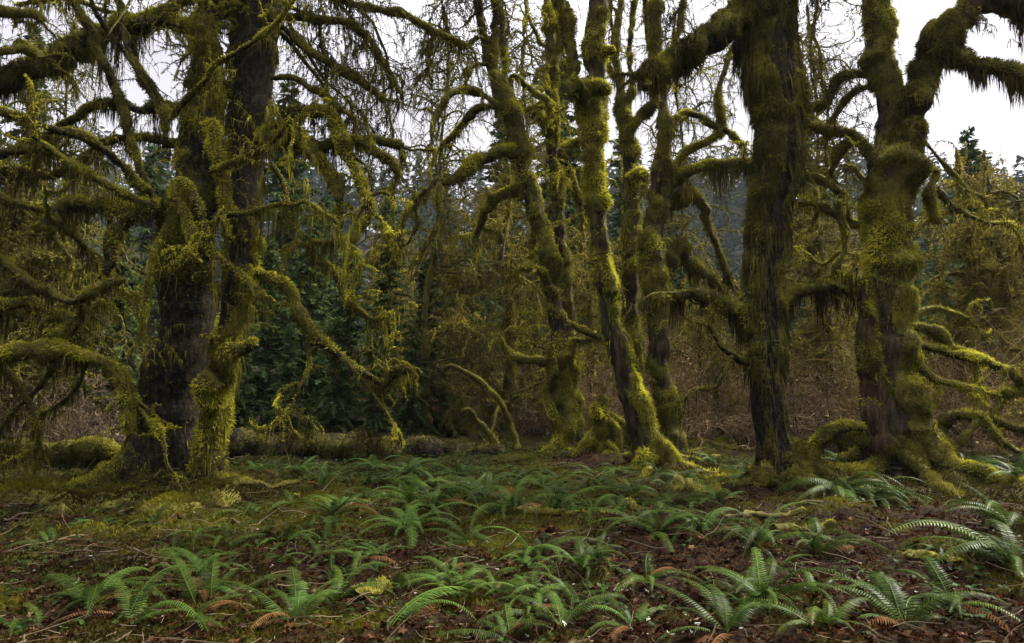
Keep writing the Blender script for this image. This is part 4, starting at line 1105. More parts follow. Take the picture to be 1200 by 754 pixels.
def conifer_mesh(seed, h, nb, sp, wide, bits=(.30, .07), low=.05, far=False):
    rng = np.random.default_rng(seed)
    bt, bn = MB(), MB()
    tr = np.array([[[0, 0, -.5], [0, 0, h * .25], [.02 * h * .2, 0, h * .6], [0, 0, h]]])
    tubes_batch(bt, tr, np.array([[.018 * h + .03, .014 * h + .02, .008 * h, .01]]), 7, .4)
    t = low + (1 - low) * (np.arange(nb) + rng.random(nb)) / nb
    a = np.arange(nb) * 2.39996 + rng.normal(size=nb) * .4
    L = wide * h * ((1 - t) ** .75 * .95 + .05) * (.6 + .55 * rng.random(nb))
    st = np.stack([0 * t, 0 * t, t * h], 1)
    dr = np.stack([np.cos(a), np.sin(a), .5 * t - .08 + .28 * rng.normal(size=nb)], 1)
    Pn = walk(st, dr, L, 7, .05, .22, rng)
    tubes_batch(bt, Pn, np.full((nb, 7), .012 * h / 8) * np.linspace(1, .3, 7)[None], 3, .4)
    cnt = np.maximum(3, (sp * L / L.mean())).astype(int)
    i = np.repeat(np.arange(nb), cnt)
    u = rng.random(len(i)) ** .75 * 5.99
    k_ = u.astype(int); f = (u - k_)[:, None]
    p = Pn[i, k_] * (1 - f) + Pn[i, k_ + 1] * f
    tg = nrm(Pn[i, k_ + 1] - Pn[i, k_])
    sd = nrm(np.cross(tg, [0, 0, 1.])) * np.where(rng.random(len(i)) < .5, 1, -1)[:, None]
    d = nrm(tg * .7 + sd * (.3 + .8 * rng.random((len(i), 1))) + np.array([0, 0, -.35]) + .4 * rng.normal(size=p.shape))
    taper = (1.15 - u / 7)[:, None]
    ln = bits[0] * taper * (.6 + .7 * rng.random((len(i), 1)))
    w = bits[1] * (.6 + .8 * rng.random((len(i), 1)))
    s2 = nrm(np.cross(d, [0, 0, 1.]) + .45 * rng.normal(size=p.shape))
    V = np.stack([p - s2 * w * .4, p + s2 * w * .4, p + d * ln * .55 + s2 * w * .5, p + d * ln, p + d * ln * .55 - s2 * w * .5], 1).reshape(-1, 3)
    kk = np.arange(len(i))[:, None] * 5
    bn.add(V, [kk + np.array([0, 1, 2, 4]), kk + np.array([4, 2, 3])], np.repeat(np.clip(.15 + .4 * u / 6 + .45 * rng.random(len(i)), 0, 1), 5))
    return bt, bn


def conifer_proto(seed, h, *a, **k):
    bt, bn = conifer_mesh(seed, h, *a, **k)
    root = bpy.data.objects.new('spruce_tree', None)
    COL.objects.link(root)
    bt.build('trunk', M['twig'], root)
    bn.build('crown', M['needles'], root)
    return Proto(root)


con = [conifer_proto(121, 5.0, 110, 150, .30, (.20, .045), .03), conifer_proto(122, 6.5, 125, 150, .27, (.22, .05), .04), conifer_proto(123, 17.0, 150, 150, .15, (.42, .13), .12)]
CT = [(268, 17.5, 0, .85, 'small dark green spruce just right of the massive dark trunk'),
      (312, 17.2, 0, 1.0, 'dark green spruce left of the others behind the fallen log'),
      (362, 18.5, 1, .9, 'taller dark blue-green spruce behind the drooping bough'),
      (408, 17.4, 0, 1.0, 'dense dark spruce in the middle of the row behind the fallen log'),
      (455, 18.2, 1, .85, 'dark spruce behind the forked tip of the drooping bough'),
      (498, 17.0, 0, .9, 'rounded dark spruce behind the slanted branches'),
      (548, 19.5, 1, .85, 'dim spruce behind the curled golden moss'),
      (20, 19, 1, 1.05, 'bluish spruce at the left border under the great boughs'),
      (85, 20, 1, 1.1, 'bluish spruce between the left boughs and the massive dark trunk'),
      (140, 19, 1, .9, 'bluish spruce half hidden by the massive dark trunk'),
      (285, 15.2, 0, .5, 'knee-low young spruce just behind the left end of the fallen log'),
      (340, 15.0, 0, .55, 'young spruce behind the left half of the fallen log'),
      (395, 15.4, 0, .6, 'young spruce behind the middle of the fallen log'),
      (440, 15.0, 0, .5, 'low young spruce behind the right half of the fallen log'),
      (485, 15.6, 0, .55, 'young spruce beside the slanted pale branch'),
      (622, 21, 1, .8, 'dim spruce low behind the three-stemmed maple'),
      (805, 24, 1, .9, 'grey-blue spruce seen under the curtained limb of the largest trunk'),
      (1105, 21, 1, .8, 'grey-blue spruce peeping through the right thicket'),
      (655, 27, 2, 1.0, 'tall dark spruce rising behind the tops of the slender maples'),
      (590, 36, 2, 1.0, 'tall thin spruce behind the forked maple stems'),
      (735, 38, 2, .95, 'tall hazy spruce seen between the leaning and elbow-limbed trunks'),
      (20, 30, 2, .98, 'tall spruce against the sky at the upper left corner'),
      (340, 48, 2, .95, 'tall hazy spruce beyond the bough end at left centre'),
      (385, 60, 2, 1.05, 'hazy spruce just left of the hanging mossy bough'),
      (455, 55, 2, .95, 'hazy spruce just right of the hanging mossy bough'),
      (520, 50, 2, .95, 'hazy spruce beneath the big curtained bough of the forked maple'),
      (960, 46, 2, .9, 'hazy spruce right behind the largest trunk'),
      (1095, 60, 2, 1.0, 'hazy spruce beside the forked right trunk, shorter than its neighbour'),
      (1160, 55, 2, 1.1, 'tallest hazy spruce on the skyline right of the forked trunk'),
      (1195, 62, 2, 1.1, 'hazy spruce on the skyline at the right border'),
      (1130, 75, 2, 1.15, 'distant hazy spruce between two nearer ones on the right skyline')]
for i_, (px, d, v, s, lab) in enumerate(CT):
    con[v].place(on_ground(px, d, -.1), i_ * 1.7, s, lab, 'spruce', 'dark spruces behind the clearing')

for i_ in range(18):
    con[i_ % 2].place(on_ground(-80 + 80 * i_ + 30 * math.sin(i_ * 5.1), 27 + 9 * ((i_ * 7) % 5) / 4, -.1), i_ * 2.3, 1.5 + .5 * ((i_ * 3) % 4) / 3, 'dim spruce in the dense row far behind the mossy trees', 'spruce', 'dim spruces in the row far behind')

# a pale dead snag in the hazy wood
b = MB()
rg = np.random.default_rng(5)
p0 = np.array(on_ground(440, 42, -.5))
tubes_batch(b, (p0 + np.array([[0, 0, 0], [.1, 0, 3.5], [.05, 0, 7.0], [.12, 0, 11.0]]))[None], np.array([[.26, .22, .16, .05]]), 9, .9)
Pn = walk(p0 + np.stack([np.zeros(14), np.zeros(14), 3 + 7.5 * rg.random(14)], 1), rg.normal(size=(14, 3)) * [1, 1, .2], .5 + rg.random(14), 6, .15, .05, rg)
tubes_batch(b, Pn, np.full((14, 6), .03) * np.linspace(1, .3, 6)[None], 4, .8)
sn = b.build('dead_snag', leaf_mat('weathered_wood', [(0, (.18, .17, .16)), (1, (.36, .35, .33))], 0), None, p0)
sn.location = p0
tag(sn, 'pale bare dead snag in the hazy wood right of the hanging mossy bough', 'dead tree')

# far forest on the valley side: one mass in the haze
rg = np.random.default_rng(77)
fb = MB()
base = [conifer_mesh(131 + q, 1.0, 40, 9, .15, (.085, .03), .2) for q in range(4)]
base = [(np.concatenate(q[1].V), q[1].T[0], np.concatenate(q[1].A)) for q in base]
n = 0
for yy in list(np.arange(80, 130, 9)) + list(np.arange(130, 270, 8)):
    hw = yy * .95 + 20
    for xx in np.arange(-hw, hw, 7.2):
        x, y = xx + rg.normal() * 2.4, yy + rg.normal() * 2.6
        if y < 95 and rg.random() < .55:
            continue
        hgt = 13 + 15 * rg.random() ** 1.3
        V, T, A = base[rg.integers(4)]
        a = rg.random() * 6.28
        c, s_ = math.cos(a), math.sin(a)
        W = np.stack([V[:, 0] * c - V[:, 1] * s_, V[:, 0] * s_ + V[:, 1] * c, V[:, 2]], 1) * hgt + [x, y, gz(x, y)[0] - .4]
        fb.add(W, [t.copy() for t in T], np.clip(A * .6 + .4 * rg.random(), 0, 1))
        n += 1
print('far trees', n)
tag(fb.build('far_forest', M['needles_far']), 'misty conifer forest covering the valley side beyond the clearing', 'forest', kind='stuff')

# unseen conifers added behind the viewer and at left to shade the clearing
sb = MB()
V1, T1, A1 = [(np.concatenate(q.V), q.T[0], np.concatenate(q.A)) for q in conifer_mesh(141, 1.0, 120, 42, .19, (.040, .013), .10)[1:]][0]
for q in range(46):
    for _ in range(50):
        x, y = rg.uniform(-42, 30), rg.uniform(-40, 26)
        if x > 0 and y > -9:  # no added trees on this side, so the low sun gets through
            continue
        if (y < -3.5 and math.hypot(x, y) > 5) or (abs(x) > y * .8 + 6.5 and abs(x) > 9):
            break
    hgt, a = rg.uniform(17, 30), rg.random() * 6.28
    c, s_ = math.cos(a), math.sin(a)
    W = np.stack([V1[:, 0] * c - V1[:, 1] * s_, V1[:, 0] * s_ + V1[:, 1] * c, V1[:, 2]], 1) * hgt + [x, y, gz(x, y)[0] - .4]
    sb.add(W, [t.copy() for t in T1], A1)
tag(sb.build('unseen_shade_forest', M['needles_far']), 'tall unseen conifers added on the near side to shade the clearing', 'forest', kind='stuff')
# ------------------------------------------------------------------ ferns
def frond_mesh(mb, seed, L=1.0, arch=1.0, npair=34, pl=.125, base=0.0, tint0=.5, twist=0., bend=0.):
    """one sword-fern frond along +Y from the origin, rising then arching over"""
    rng = np.random.default_rng(seed)
    t = np.linspace(0, 1, 26)
    el = .95 - arch * 1.75 * t + base
    yy = np.r_[0, np.cumsum(np.cos(el[:-1]) * L / 25)]
    zz = np.r_[0, np.cumsum(np.sin(el[:-1]) * L / 25)]
    xx = bend * t ** 2 * L
    C = np.stack([xx, yy, zz], 1)
    tubes_batch(mb, C[None], np.linspace(.0045, .0014, 26)[None], 4, .85)
    u = np.linspace(.10, .99, npair)
    for sd in (-1, 1):
        p = np.stack([np.interp(u + .006 * sd, t, C[:, q]) for q in range(3)], 1)
        tg = nrm(np.stack([np.interp(u, t, np.gradient(C[:, q])) for q in range(3)], 1))
        side = nrm(np.cross(tg, [0, 0, 1.])) * sd
        up = np.cross(side, tg) * sd
        ln = pl * L * np.clip(np.minimum((u - .02) / .18, 1) * (1.02 - u) ** .62 * 1.12, .03, 1)[:, None] * (.85 + .3 * rng.random((npair, 1)))
        d = nrm(side + tg * (.22 + .35 * u[:, None]) - up * (.18 + .16 * rng.random((npair, 1))) + np.sin(twist + u[:, None] * 2) * .12 * up)
        w = ln * .05 + .0030 * L
        tip = nrm(d - up * .3 + tg * .22)
        a, b = p - tg * w, p + tg * w
        m1, m2 = p + d * ln * .5 - tg * w * .95, p + d * ln * .5 + tg * w * .95
        e = p + d * ln * .5 + tip * ln * .5
        V = np.stack([a, b, m2, m1, e], 1).reshape(-1, 3)
        k = np.arange(npair)[:, None] * 5
        q = [k + np.array([0, 1, 2, 3]), k + np.array([3, 2, 4])]
        tt = np.clip(tint0 + .22 * (u - .5) + .12 * rng.normal(size=npair), 0, 1)
        mb.add(V, q, np.repeat(tt, 5))


fr_me = {}
for nm, mat in (('fern', 'fern'), ('pale', 'fern_pale'), ('dead', 'fern_dead')):
    fr_me[nm] = []
    for v in range(6 if nm == 'fern' else 3):
        mb = MB()
        frond_mesh(mb, 200 + v, 1.0, [1.0, .8, 1.15, .62, .95, 1.25][v] * (1.2 if nm == 'dead' else 1), 36, [.12, .11, .13, .115, .125, .10][v], [0, -.25, .12, -.4, -.1, .2][v], [.45, .6, .4, .5, .7, .35][v], v, [.05, -.12, .15, .1, -.2, .0][v])
        o = mb.build('frond', M[mat])
        fr_me[nm].append(o.data)
        bpy.data.objects.remove(o)


def fern(px, py, L, n, label, seed, kind='fern', a0=0., a1=2 * PI, upr=0., group=None, dead=1, dz=0., name='sword_fern'):
    rng = np.random.default_rng(seed)
    if isinstance(px, (int, float)):
        g = gpoint(px, py)
        loc = np.array([g[0], g[1], surf(np.array([g[0]]), np.array([g[1]]))[0] - .02 + dz])
    root = empty(name, loc, label, 'fern', group, rz=0)
    for k in range(n + dead):
        kd_ = 'dead' if k >= n else ('pale' if kind == 'fern' and rng.random() < .12 else kind)
        me = fr_me[kd_][rng.integers(len(fr_me[kd_]))]
        o = bpy.data.objects.new('frond', me)
        COL.objects.link(o)
        o.parent = root
        a = a0 + (a1 - a0) * (k + .5 + .55 * rng.normal()) / n
        s = L * (.50 + .68 * rng.random())
        rx = rng.normal() * .16 + upr - (.35 if k >= n else 0)
        o.rotation_euler = (rx, rng.normal() * .22, a - PI / 2)
        o.location = (rng.normal() * .02, rng.normal() * .02, 0)
        o.scale = (s, s, s)
    return root


GF = 'sword ferns on the forest floor'
# px, py of the crown, frond length m, fronds, label, kind, azimuth range (0 = right, -90 toward the viewer)
D = math.radians
FERNS = [
    (478, 628, .62, 13, 'pale green star-shaped fern, brightest in the middle of the clearing', 'pale', 0, 2 * PI, 0),
    (505, 603, .62, 10, 'dark fern with drooping tips right behind the pale star-shaped fern', 'fern', 0, 2 * PI, 0),
    (600, 606, .66, 11, 'broad green fern right of centre, behind the bare red litter', 'fern', 0, 2 * PI, 0),
    (648, 606, .70, 10, 'arching fern with long grey-green fronds falling right, right of centre', 'fern', D(-110), D(60), 0),
    (770, 628, .66, 12, 'deep green fern spreading over the red litter below the leaning trunk', 'fern', 0, 2 * PI, 0),
    (822, 622, .60, 8, 'loose fern with brown dead fronds right of the deep green one', 'fern', 0, 2 * PI, 0),
    (885, 640, .62, 9, 'fern left of the feathery one on the red litter at right', 'fern', 0, 2 * PI, 0),
    (985, 580, .80, 14, 'large glossy fern sprawling over the root of the largest trunk', 'fern', D(-170), D(20), -.1),
    (1020, 588, .66, 8, 'long-fronded fern at the right end of the sprawling glossy one', 'fern', D(-120), D(10), -.15),
    (882, 560, .70, 11, 'fern hanging its fronds at the left foot of the largest trunk', 'fern', D(-180), D(0), -.15),
    (1190, 672, .74, 13, 'big dark fern at the right border with long arching fronds', 'fern', D(60), D(300), .1),
    (1185, 622, .60, 7, 'thin stiff fern above the big dark one at the right border', 'fern', D(90), D(270), .25),
    (958, 655, .56, 10, 'feathery fern standing upright between the red litter and the right border fern', 'fern', 0, 2 * PI, .3),
    (900, 712, .60, 12, 'big fern at the bottom edge, right of centre', 'fern', 0, 2 * PI, .15),
    (965, 740, .55, 9, 'fern cut by the bottom edge right of the biggest bottom fern', 'fern', 0, 2 * PI, .1),
    (1060, 738, .62, 12, 'low wide fern cut by the bottom edge at right', 'fern', D(0), D(200), -.1),
    (850, 748, .5, 8, 'fern at the bottom edge left of the biggest bottom fern', 'fern', D(20), D(200), 0),
    (655, 745, .5, 9, 'fern with brown fronds at the bottom edge right of the single arching frond', 'fern', D(0), D(200), 0),
    (598, 752, .5, 8, 'fern with broad fronds cut by the bottom edge near the centre', 'fern', D(0), D(200), .1),
    (455, 742, .78, 3, 'sparse fern with one long pale frond arching to the right at the bottom', 'pale', D(5), D(60), -.05),
    (345, 735, .52, 9, 'upright fern cluster at the bottom, left of centre', 'fern', D(0), D(220), .3),
    (392, 715, .48, 8, 'fern beside the upright cluster, just left of the long pale frond', 'fern', 0, 2 * PI, .2),
    (462, 690, .46, 6, 'small fern with fronds falling right under the pale star-shaped one', 'fern', D(-100), D(40), 0),
    (240, 712, .46, 4, 'few-fronded fern with one stiff upright frond, lower left', 'fern', D(60), D(130), .4),
    (225, 735, .46, 3, 'blue-green fern with two fronds arching right at the lower left', 'fern', D(-60), D(10), .1),
    (110, 712, .62, 11, 'dark spreading fern near the lower left corner', 'fern', 0, 2 * PI, -.1),
    (150, 745, .5, 6, 'fern cut by the bottom edge under the dark spreading fern', 'fern', D(0), D(180), .1),
    (40, 742, .45, 6, 'dim small fern in the lower left corner', 'fern', 0, 2 * PI, 0),
    (205, 655, .36, 6, 'small fern on the brown moss at left, above the stiff upright frond', 'fern', 0, 2 * PI, .1),
    (58, 640, .38, 8, 'dim fern lying flat on the brown litter at far left', 'fern', 0, 2 * PI, -.2),
    (118, 618, .30, 6, 'tiny dim fern on the moss at far left', 'fern', 0, 2 * PI, -.1),
    (330, 640, .42, 8, 'fern among brown fronds left of the pale star-shaped one', 'fern', 0, 2 * PI, .1),
    (392, 612, .44, 9, 'fern just right of the short plump mossy log', 'fern', 0, 2 * PI, .15),
    (378, 580, .40, 6, 'upright grey-green fern behind the short plump mossy log', 'fern', D(20), D(180), .4),
    (432, 590, .44, 9, 'flat fern between the plump log and the drooping-tipped fern', 'fern', 0, 2 * PI, -.1),
    (290, 608, .36, 6, 'small fern left of the short plump mossy log', 'fern', 0, 2 * PI, 0),
    (548, 640, .44, 8, 'fern between the pale star-shaped fern and the broad green one', 'fern', 0, 2 * PI, 0),
    (625, 655, .46, 7, 'fern in front of the broad green one at centre', 'fern', D(-160), D(30), 0),
    (700, 660, .36, 6, 'small dim fern on the red litter at centre right', 'fern', 0, 2 * PI, 0),
    (690, 574, .56, 9, 'fern with grey sheen below the rooted stump', 'fern', D(-140), D(60), 0),
    (722, 560, .52, 9, 'fern below the foot of the leaning trunk on its left', 'fern', 0, 2 * PI, .1),
    (790, 600, .50, 8, 'fern just right of the bright mossy stick', 'fern', 0, 2 * PI, 0),
    (800, 565, .46, 9, 'fern at the right foot of the leaning trunk', 'fern', 0, 2 * PI, 0),
    (655, 565, .54, 10, 'fern behind the mossy stick, left of the sheeny one', 'fern', 0, 2 * PI, 0),
    (612, 570, .54, 10, 'fern at centre in the back row, below the three-stemmed maple', 'fern', 0, 2 * PI, .05),
    (570, 585, .54, 10, 'fern behind the broad green one, left of the three-stemmed maple', 'fern', 0, 2 * PI, .05),
    (540, 560, .50, 10, 'fern in the back row below the slanted pale branch', 'fern', 0, 2 * PI, .1),
    (478, 562, .52, 12, 'bright tufted fern in front of the right half of the fallen log', 'pale', 0, 2 * PI, .1),
    (505, 575, .46, 8, 'fern right below the bright tufted one', 'fern', 0, 2 * PI, 0),
    (440, 556, .46, 9, 'fern in front of the middle of the fallen log', 'pale', 0, 2 * PI, .1),
    (350, 560, .40, 8, 'fern in front of the left half of the fallen log', 'pale', 0, 2 * PI, .05),
    (300, 556, .36, 7, 'fern by the left end of the fallen log', 'pale', 0, 2 * PI, .05),
    (845, 590, .46, 7, 'dim fern on open ground left of the largest trunk', 'fern', 0, 2 * PI, 0),
    (835, 548, .40, 8, 'fern behind the open ground between the leaning and largest trunks', 'fern', 0, 2 * PI, .05),
    (1130, 555, .56, 11, 'fern at the right foot of the forked right trunk', 'fern', 0, 2 * PI, .1),
    (1170, 552, .60, 11, 'fern under the arched branch at the right border', 'fern', 0, 2 * PI, .1),
    (1195, 566, .54, 8, 'fern cut by the right border below the arched branch', 'fern', 0, 2 * PI, .1),
    (990, 545, .46, 9, 'fern under the bowed branch between the two big right trunks', 'fern', 0, 2 * PI, .1),
    (740, 735, .4, 7, 'small fern at the bottom edge on the red litter', 'fern', D(10), D(200), 0),
    (1120, 715, .5, 8, 'fern just left of the big dark border fern', 'fern', D(40), D(300), -.1),
    (545, 690, .42, 6, 'fern on the litter above the long pale frond', 'fern', 0, 2 * PI, -.1),
    (285, 700, .40, 7, 'dull fern between the stiff upright frond and the upright cluster', 'fern', 0, 2 * PI, 0),
    (420, 660, .40, 7, 'small fern tucked left under the pale star-shaped one', 'fern', 0, 2 * PI, 0),
]
for i_, (px, py, L, n, lab, kd, a0, a1, upr) in enumerate(FERNS):
    fern(px, py, L * (1.28 if py < 690 else 1.15), n + (4 if py < 690 else 0), lab, 300 + i_, kd, a0, a1, upr, GF, dead=1 if i_ % 2 else 2)

rg = np.random.default_rng(650)
for lab, n_, (xa, xb, ya, yb), s0 in [('small green fern crowded in the back rows between the fallen log and the rooted stump', 26, (430, 680, 553, 606), .5),
                                      ('small green fern crowded below the leaning trunk and rooted stump', 20, (640, 850, 555, 615), .5),
                                      ('small dull fern scattered over the brown ground left of centre', 18, (180, 430, 590, 690), .38),
                                      ('small dull fern low on the litter at the bottom centre', 18, (430, 760, 650, 735), .40),
                                      ('small fern in the undergrowth behind the forked right trunk', 8, (1090, 1200, 530, 560), .42),
                                      ('small fern on the litter at lower right', 7, (860, 1130, 640, 735), .40)]:
    for q in range(n_):
        fern(float(rg.uniform(xa, xb)), float(rg.uniform(ya, yb)), s0 * (.8 + .5 * rg.random()), int(rg.integers(6, 10)), lab, 700 + int(rg.integers(9999)),
             'fern' if rg.random() < .85 else 'pale', 0, 2 * PI, rg.normal() * .1, GF, dead=int(rg.integers(0, 3)))

# small licorice ferns growing on the trunks
def epiphyte(px, py, d, n, L, seed, label):
    loc = P(px, py, d)
    root = empty('licorice_fern', loc, label, 'fern', 'small ferns growing on the trunks')
    rng = np.random.default_rng(seed)
    for k in range(n):
        o = bpy.data.objects.new('frond', fr_me['fern'][rng.integers(6)])
        COL.objects.link(o); o.parent = root
        s = L * (.6 + .6 * rng.random())
        o.rotation_euler = (-.35 + rng.normal() * .4, rng.normal() * .4, -PI + rng.normal() * 1.0)
        o.location = (rng.normal() * .06, 0, rng.normal() * .10)
        o.scale = (s, s, s)


epiphyte(703, 225, 10.48, 8, .20, 1, 'small fern tuft on the leaning trunk at mid height')
epiphyte(712, 345, 10.48, 9, .24, 2, 'small fern tuft on the leaning trunk below its mossy middle')
epiphyte(722, 360, 10.5, 6, .22, 3, 'small fern tuft on the right side of the leaning trunk')
epiphyte(690, 85, 10.45, 5, .18, 4, 'small fern tuft on the leaning trunk just above its collar ledge')
epiphyte(900, 395, 8.85, 8, .22, 5, 'pale small fern tuft in the dark strip of the largest trunk')
epiphyte(906, 425, 8.85, 5, .18, 6, 'lowest pale fern tuft on the largest trunk')
epiphyte(872, 195, 8.95, 8, .30, 7, 'fern tuft on the left edge of the largest trunk, under its big limb')
epiphyte(866, 240, 8.95, 7, .26, 8, 'fern tuft low on the left edge of the largest trunk')
epiphyte(940, 215, 9.1, 8, .28, 9, 'fern tuft on the right edge of the largest trunk')
epiphyte(780, 152, 12.1, 7, .28, 10, 'fern tuft at the top of the curtain-limbed trunk')
epiphyte(1050, 330, 9.6, 6, .16, 11, 'small fern tuft on the front of the forked right trunk')
epiphyte(1070, 210, 9.65, 6, .18, 12, 'small fern tuft below the fork of the right trunk')
epiphyte(258, 178, 8.85, 7, .22, 13, 'small fern tuft on the mossy column of the massive dark trunk')
epiphyte(238, 262, 8.7, 6, .2, 14, 'small fern tuft where the boughs of the massive dark trunk meet')

# ------------------------------------------------------------------ litter, moss and small plants of the floor
def scatter(n, rng, x0, x1, y0, y1, near=1.6):
    """more towards the viewer, within the wedge seen"""
    y = y0 + (y1 - y0) * rng.random(n) ** near
    x = (rng.random(n) * 2 - 1) * (y * .82 + .6)
    return x, y


rg = np.random.default_rng(900)
lb = MB()
x, y = scatter(42000, rg, 0, 0, 2.6, 13.5, 1.3)
k = rg.random(len(x)) < np.clip(1.1 - 1.3 * mossmask(x, y), .06, 1)
x, y = x[k], y[k]
n = len(x)
S = .016 + .036 * rg.random(n) ** 2
z = surf(x, y) + .012 + .02 * rg.random(n)
a = rg.random(n) * 2 * PI
nr = nrm(np.stack([rg.normal(size=n) * .45, rg.normal(size=n) * .45, np.ones(n)], 1))
e1 = nrm(np.cross(nr, np.stack([np.cos(a), np.sin(a), 0 * a], 1)))
e2 = np.cross(nr, e1)
# lobed maple-like outline, curled
angs = np.linspace(0, 2 * PI, 11)[:-1]
rad = np.array([1, .42, .95, .45, .8, .3, .8, .45, .95, .42])
c = np.stack([x, y, z], 1)
Vs = [c]
curl = rg.normal(size=n) * .35
for q in range(10):
    r_ = rad[q] * S * (.8 + .4 * rg.random(n))
    Vs.append(c + e1 * (np.cos(angs[q]) * r_)[:, None] + e2 * (np.sin(angs[q]) * r_ * .8)[:, None] + nr * (curl * S * abs(np.cos(angs[q])) + .15 * S * rg.normal(size=n))[:, None])
V = np.stack(Vs, 1).reshape(-1, 3)
kk = np.arange(n)[:, None] * 11
lb.add(V, [np.concatenate([kk + np.array([0, 1 + q, 1 + (q + 1) % 10]) for q in range(10)])], np.repeat(np.clip(rg.normal(.42, .22, n), 0, 1), 11))
tag(lb.build('fallen_leaves', M['litter']), 'brown and red fallen leaves strewn over the forest floor', 'leaf litter', kind='stuff')

mb = MB()
x, y = scatter(420000, rg, 0, 0, 2.6, 14.5, 1.25)
k = rg.random(len(x)) < sstep(.38, .75, mossmask(x, y) + .15 * rg.normal(size=len(x)))
x, y = x[k], y[k]
p = np.stack([x, y, surf(x, y)], 1)
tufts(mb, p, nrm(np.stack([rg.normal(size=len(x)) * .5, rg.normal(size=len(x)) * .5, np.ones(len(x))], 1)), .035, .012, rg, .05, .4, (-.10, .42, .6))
tag(mb.build('ground_moss', M['moss_floor']), 'olive moss carpet in patches over the forest floor', 'moss', kind='stuff')

# small-leaved plants: a bright band at the back and scattered sprigs
cb = MB()
x1, y1 = scatter(15000, rg, 0, 0, 9.2, 14.5, 1.0)
p1 = np.stack([x1, y1, 0 * x1], 1)
k = rg.random(len(x1)) < np.clip(.25 + 1.6 * fbm(p1, .8, 2, 60) + .5 * np.exp(-((x1 + 3) / 2.5) ** 2) - .3 * sstep(2, 4, x1), 0, 1)
x2, y2 = scatter(4500, rg, 0, 0, 2.8, 9.5, 1.2)
p2 = np.stack([x2, y2, 0 * x2], 1)
k2 = rg.random(len(x2)) < np.clip(1.8 * fbm(p2, 1.1, 2, 61), 0, .8)
x, y = np.r_[x1[k], x2[k2]], np.r_[y1[k], y2[k2]]
n = len(x)
c = np.stack([x, y, surf(x, y) + .03 + .07 * rg.random(n)], 1)
for q in range(3):
    a = q * 2.09 + rg.random(n)
    d = np.stack([np.cos(a), np.sin(a), -.15 + .25 * rg.normal(size=n)], 1)
    s = np.stack([-np.sin(a), np.cos(a), .2 * rg.normal(size=n)], 1)
    r_ = (.018 + .018 * rg.random(n))[:, None]
    V = np.stack([c, c + d * r_ * .8 + s * r_ * .6, c + d * r_ * 1.2, c + d * r_ * .8 - s * r_ * .6], 1).reshape(-1, 3)
    cb.add(V, np.arange(n)[:, None] * 4 + np.array([0, 1, 2, 3]), np.repeat(np.clip(rg.normal(.45, .22, n), 0, 1), 4))
tag(cb.build('wood_sorrel', M['clover']), 'low green small-leaved ground cover, thickest before the fallen log', 'ground cover', kind='stuff')

# pale lichen scraps
wb = MB()
x, y = scatter(260, rg, 0, 0, 3.0, 11, 1.0)
x = np.r_[x, .9 + .35 * rg.normal(size=46), 2.6 + .5 * rg.normal(size=40), -1.6 + .6 * rg.normal(size=26)]
y = np.r_[y, 4.4 + .35 * rg.normal(size=46), 6.2 + .5 * rg.normal(size=40), 6.5 + .8 * rg.normal(size=26)]
n = len(x)
c = np.stack([x, y, surf(x, y) + .03], 1)
for q in range(3):
    V = (c[:, None] + rg.normal(size=(n, 4, 3)) * np.array([.010, .010, .005]) * (.3 + 1.1 * rg.random((n, 1, 1)) ** 2)).reshape(-1, 3)
    wb.add(V, np.arange(n)[:, None] * 4 + np.array([0, 1, 2, 3]), np.repeat(rg.random(n), 4))
tag(wb.build('lichen_debris', M['lichen']), 'small pale lichen scraps dotted over the forest floor', 'lichen', kind='stuff')

# twig litter
tbm = MB()
x, y = scatter(3200, rg, 0, 0, 2.8, 13.5, 1.1)
n = len(x)
a = rg.random(n) * 6.28
P1 = walk(np.stack([x, y, surf(x, y) + .02], 1), np.stack([np.cos(a), np.sin(a), .1 * rg.normal(size=n)], 1), .08 + .4 * rg.random(n) ** 2 + .35 * rg.random(n) ** 14, 6, .14, .0, rg)
P1[..., 2] = np.maximum(P1[..., 2], surf(P1[..., 0].ravel(), P1[..., 1].ravel()).reshape(n, 6) + .008)
tubes_batch(tbm, P1, (.0025 + .005 * rg.random(n) ** 3)[:, None] * np.linspace(1, .5, 6)[None], 4, rg.random(n) * .9)
tag(tbm.build('twig_litter', M['twig']), 'thin dead twigs lying loose on the forest floor', 'twigs', kind='stuff')

# mossy hummock and fallen sticks one can tell apart
def ground_stick(p0, p1, r, label, seed, mossy=.4, hump=.0):
    a, b = gpoint(*p0), gpoint(*p1)
    rng = np.random.default_rng(seed)
    t = np.linspace(0, 1, 6)[:, None]
    q = a * (1 - t) + b * t
    q += rng.normal(size=q.shape) * .03 * np.linalg.norm(b - a)
    q[:, 2] = surf(q[:, 0], q[:, 1]) + r * .7 + hump * np.sin(t[:, 0] * PI)
    pts = np.c_[q, r * (1 - .5 * t[:, 0])]
    org = q[0].copy()
    root = empty('fallen_stick', org, label, 'stick', 'fallen sticks on the forest floor')
    tb = Tube(pts, 12, .03, .3, mossy, .012, 0, seed)
    build_tube(tb, 'stick', M['bark'], M['moss'], root, org, rng, dens=3000, tl=.03, twn=2, twl=.15, twmoss=60)


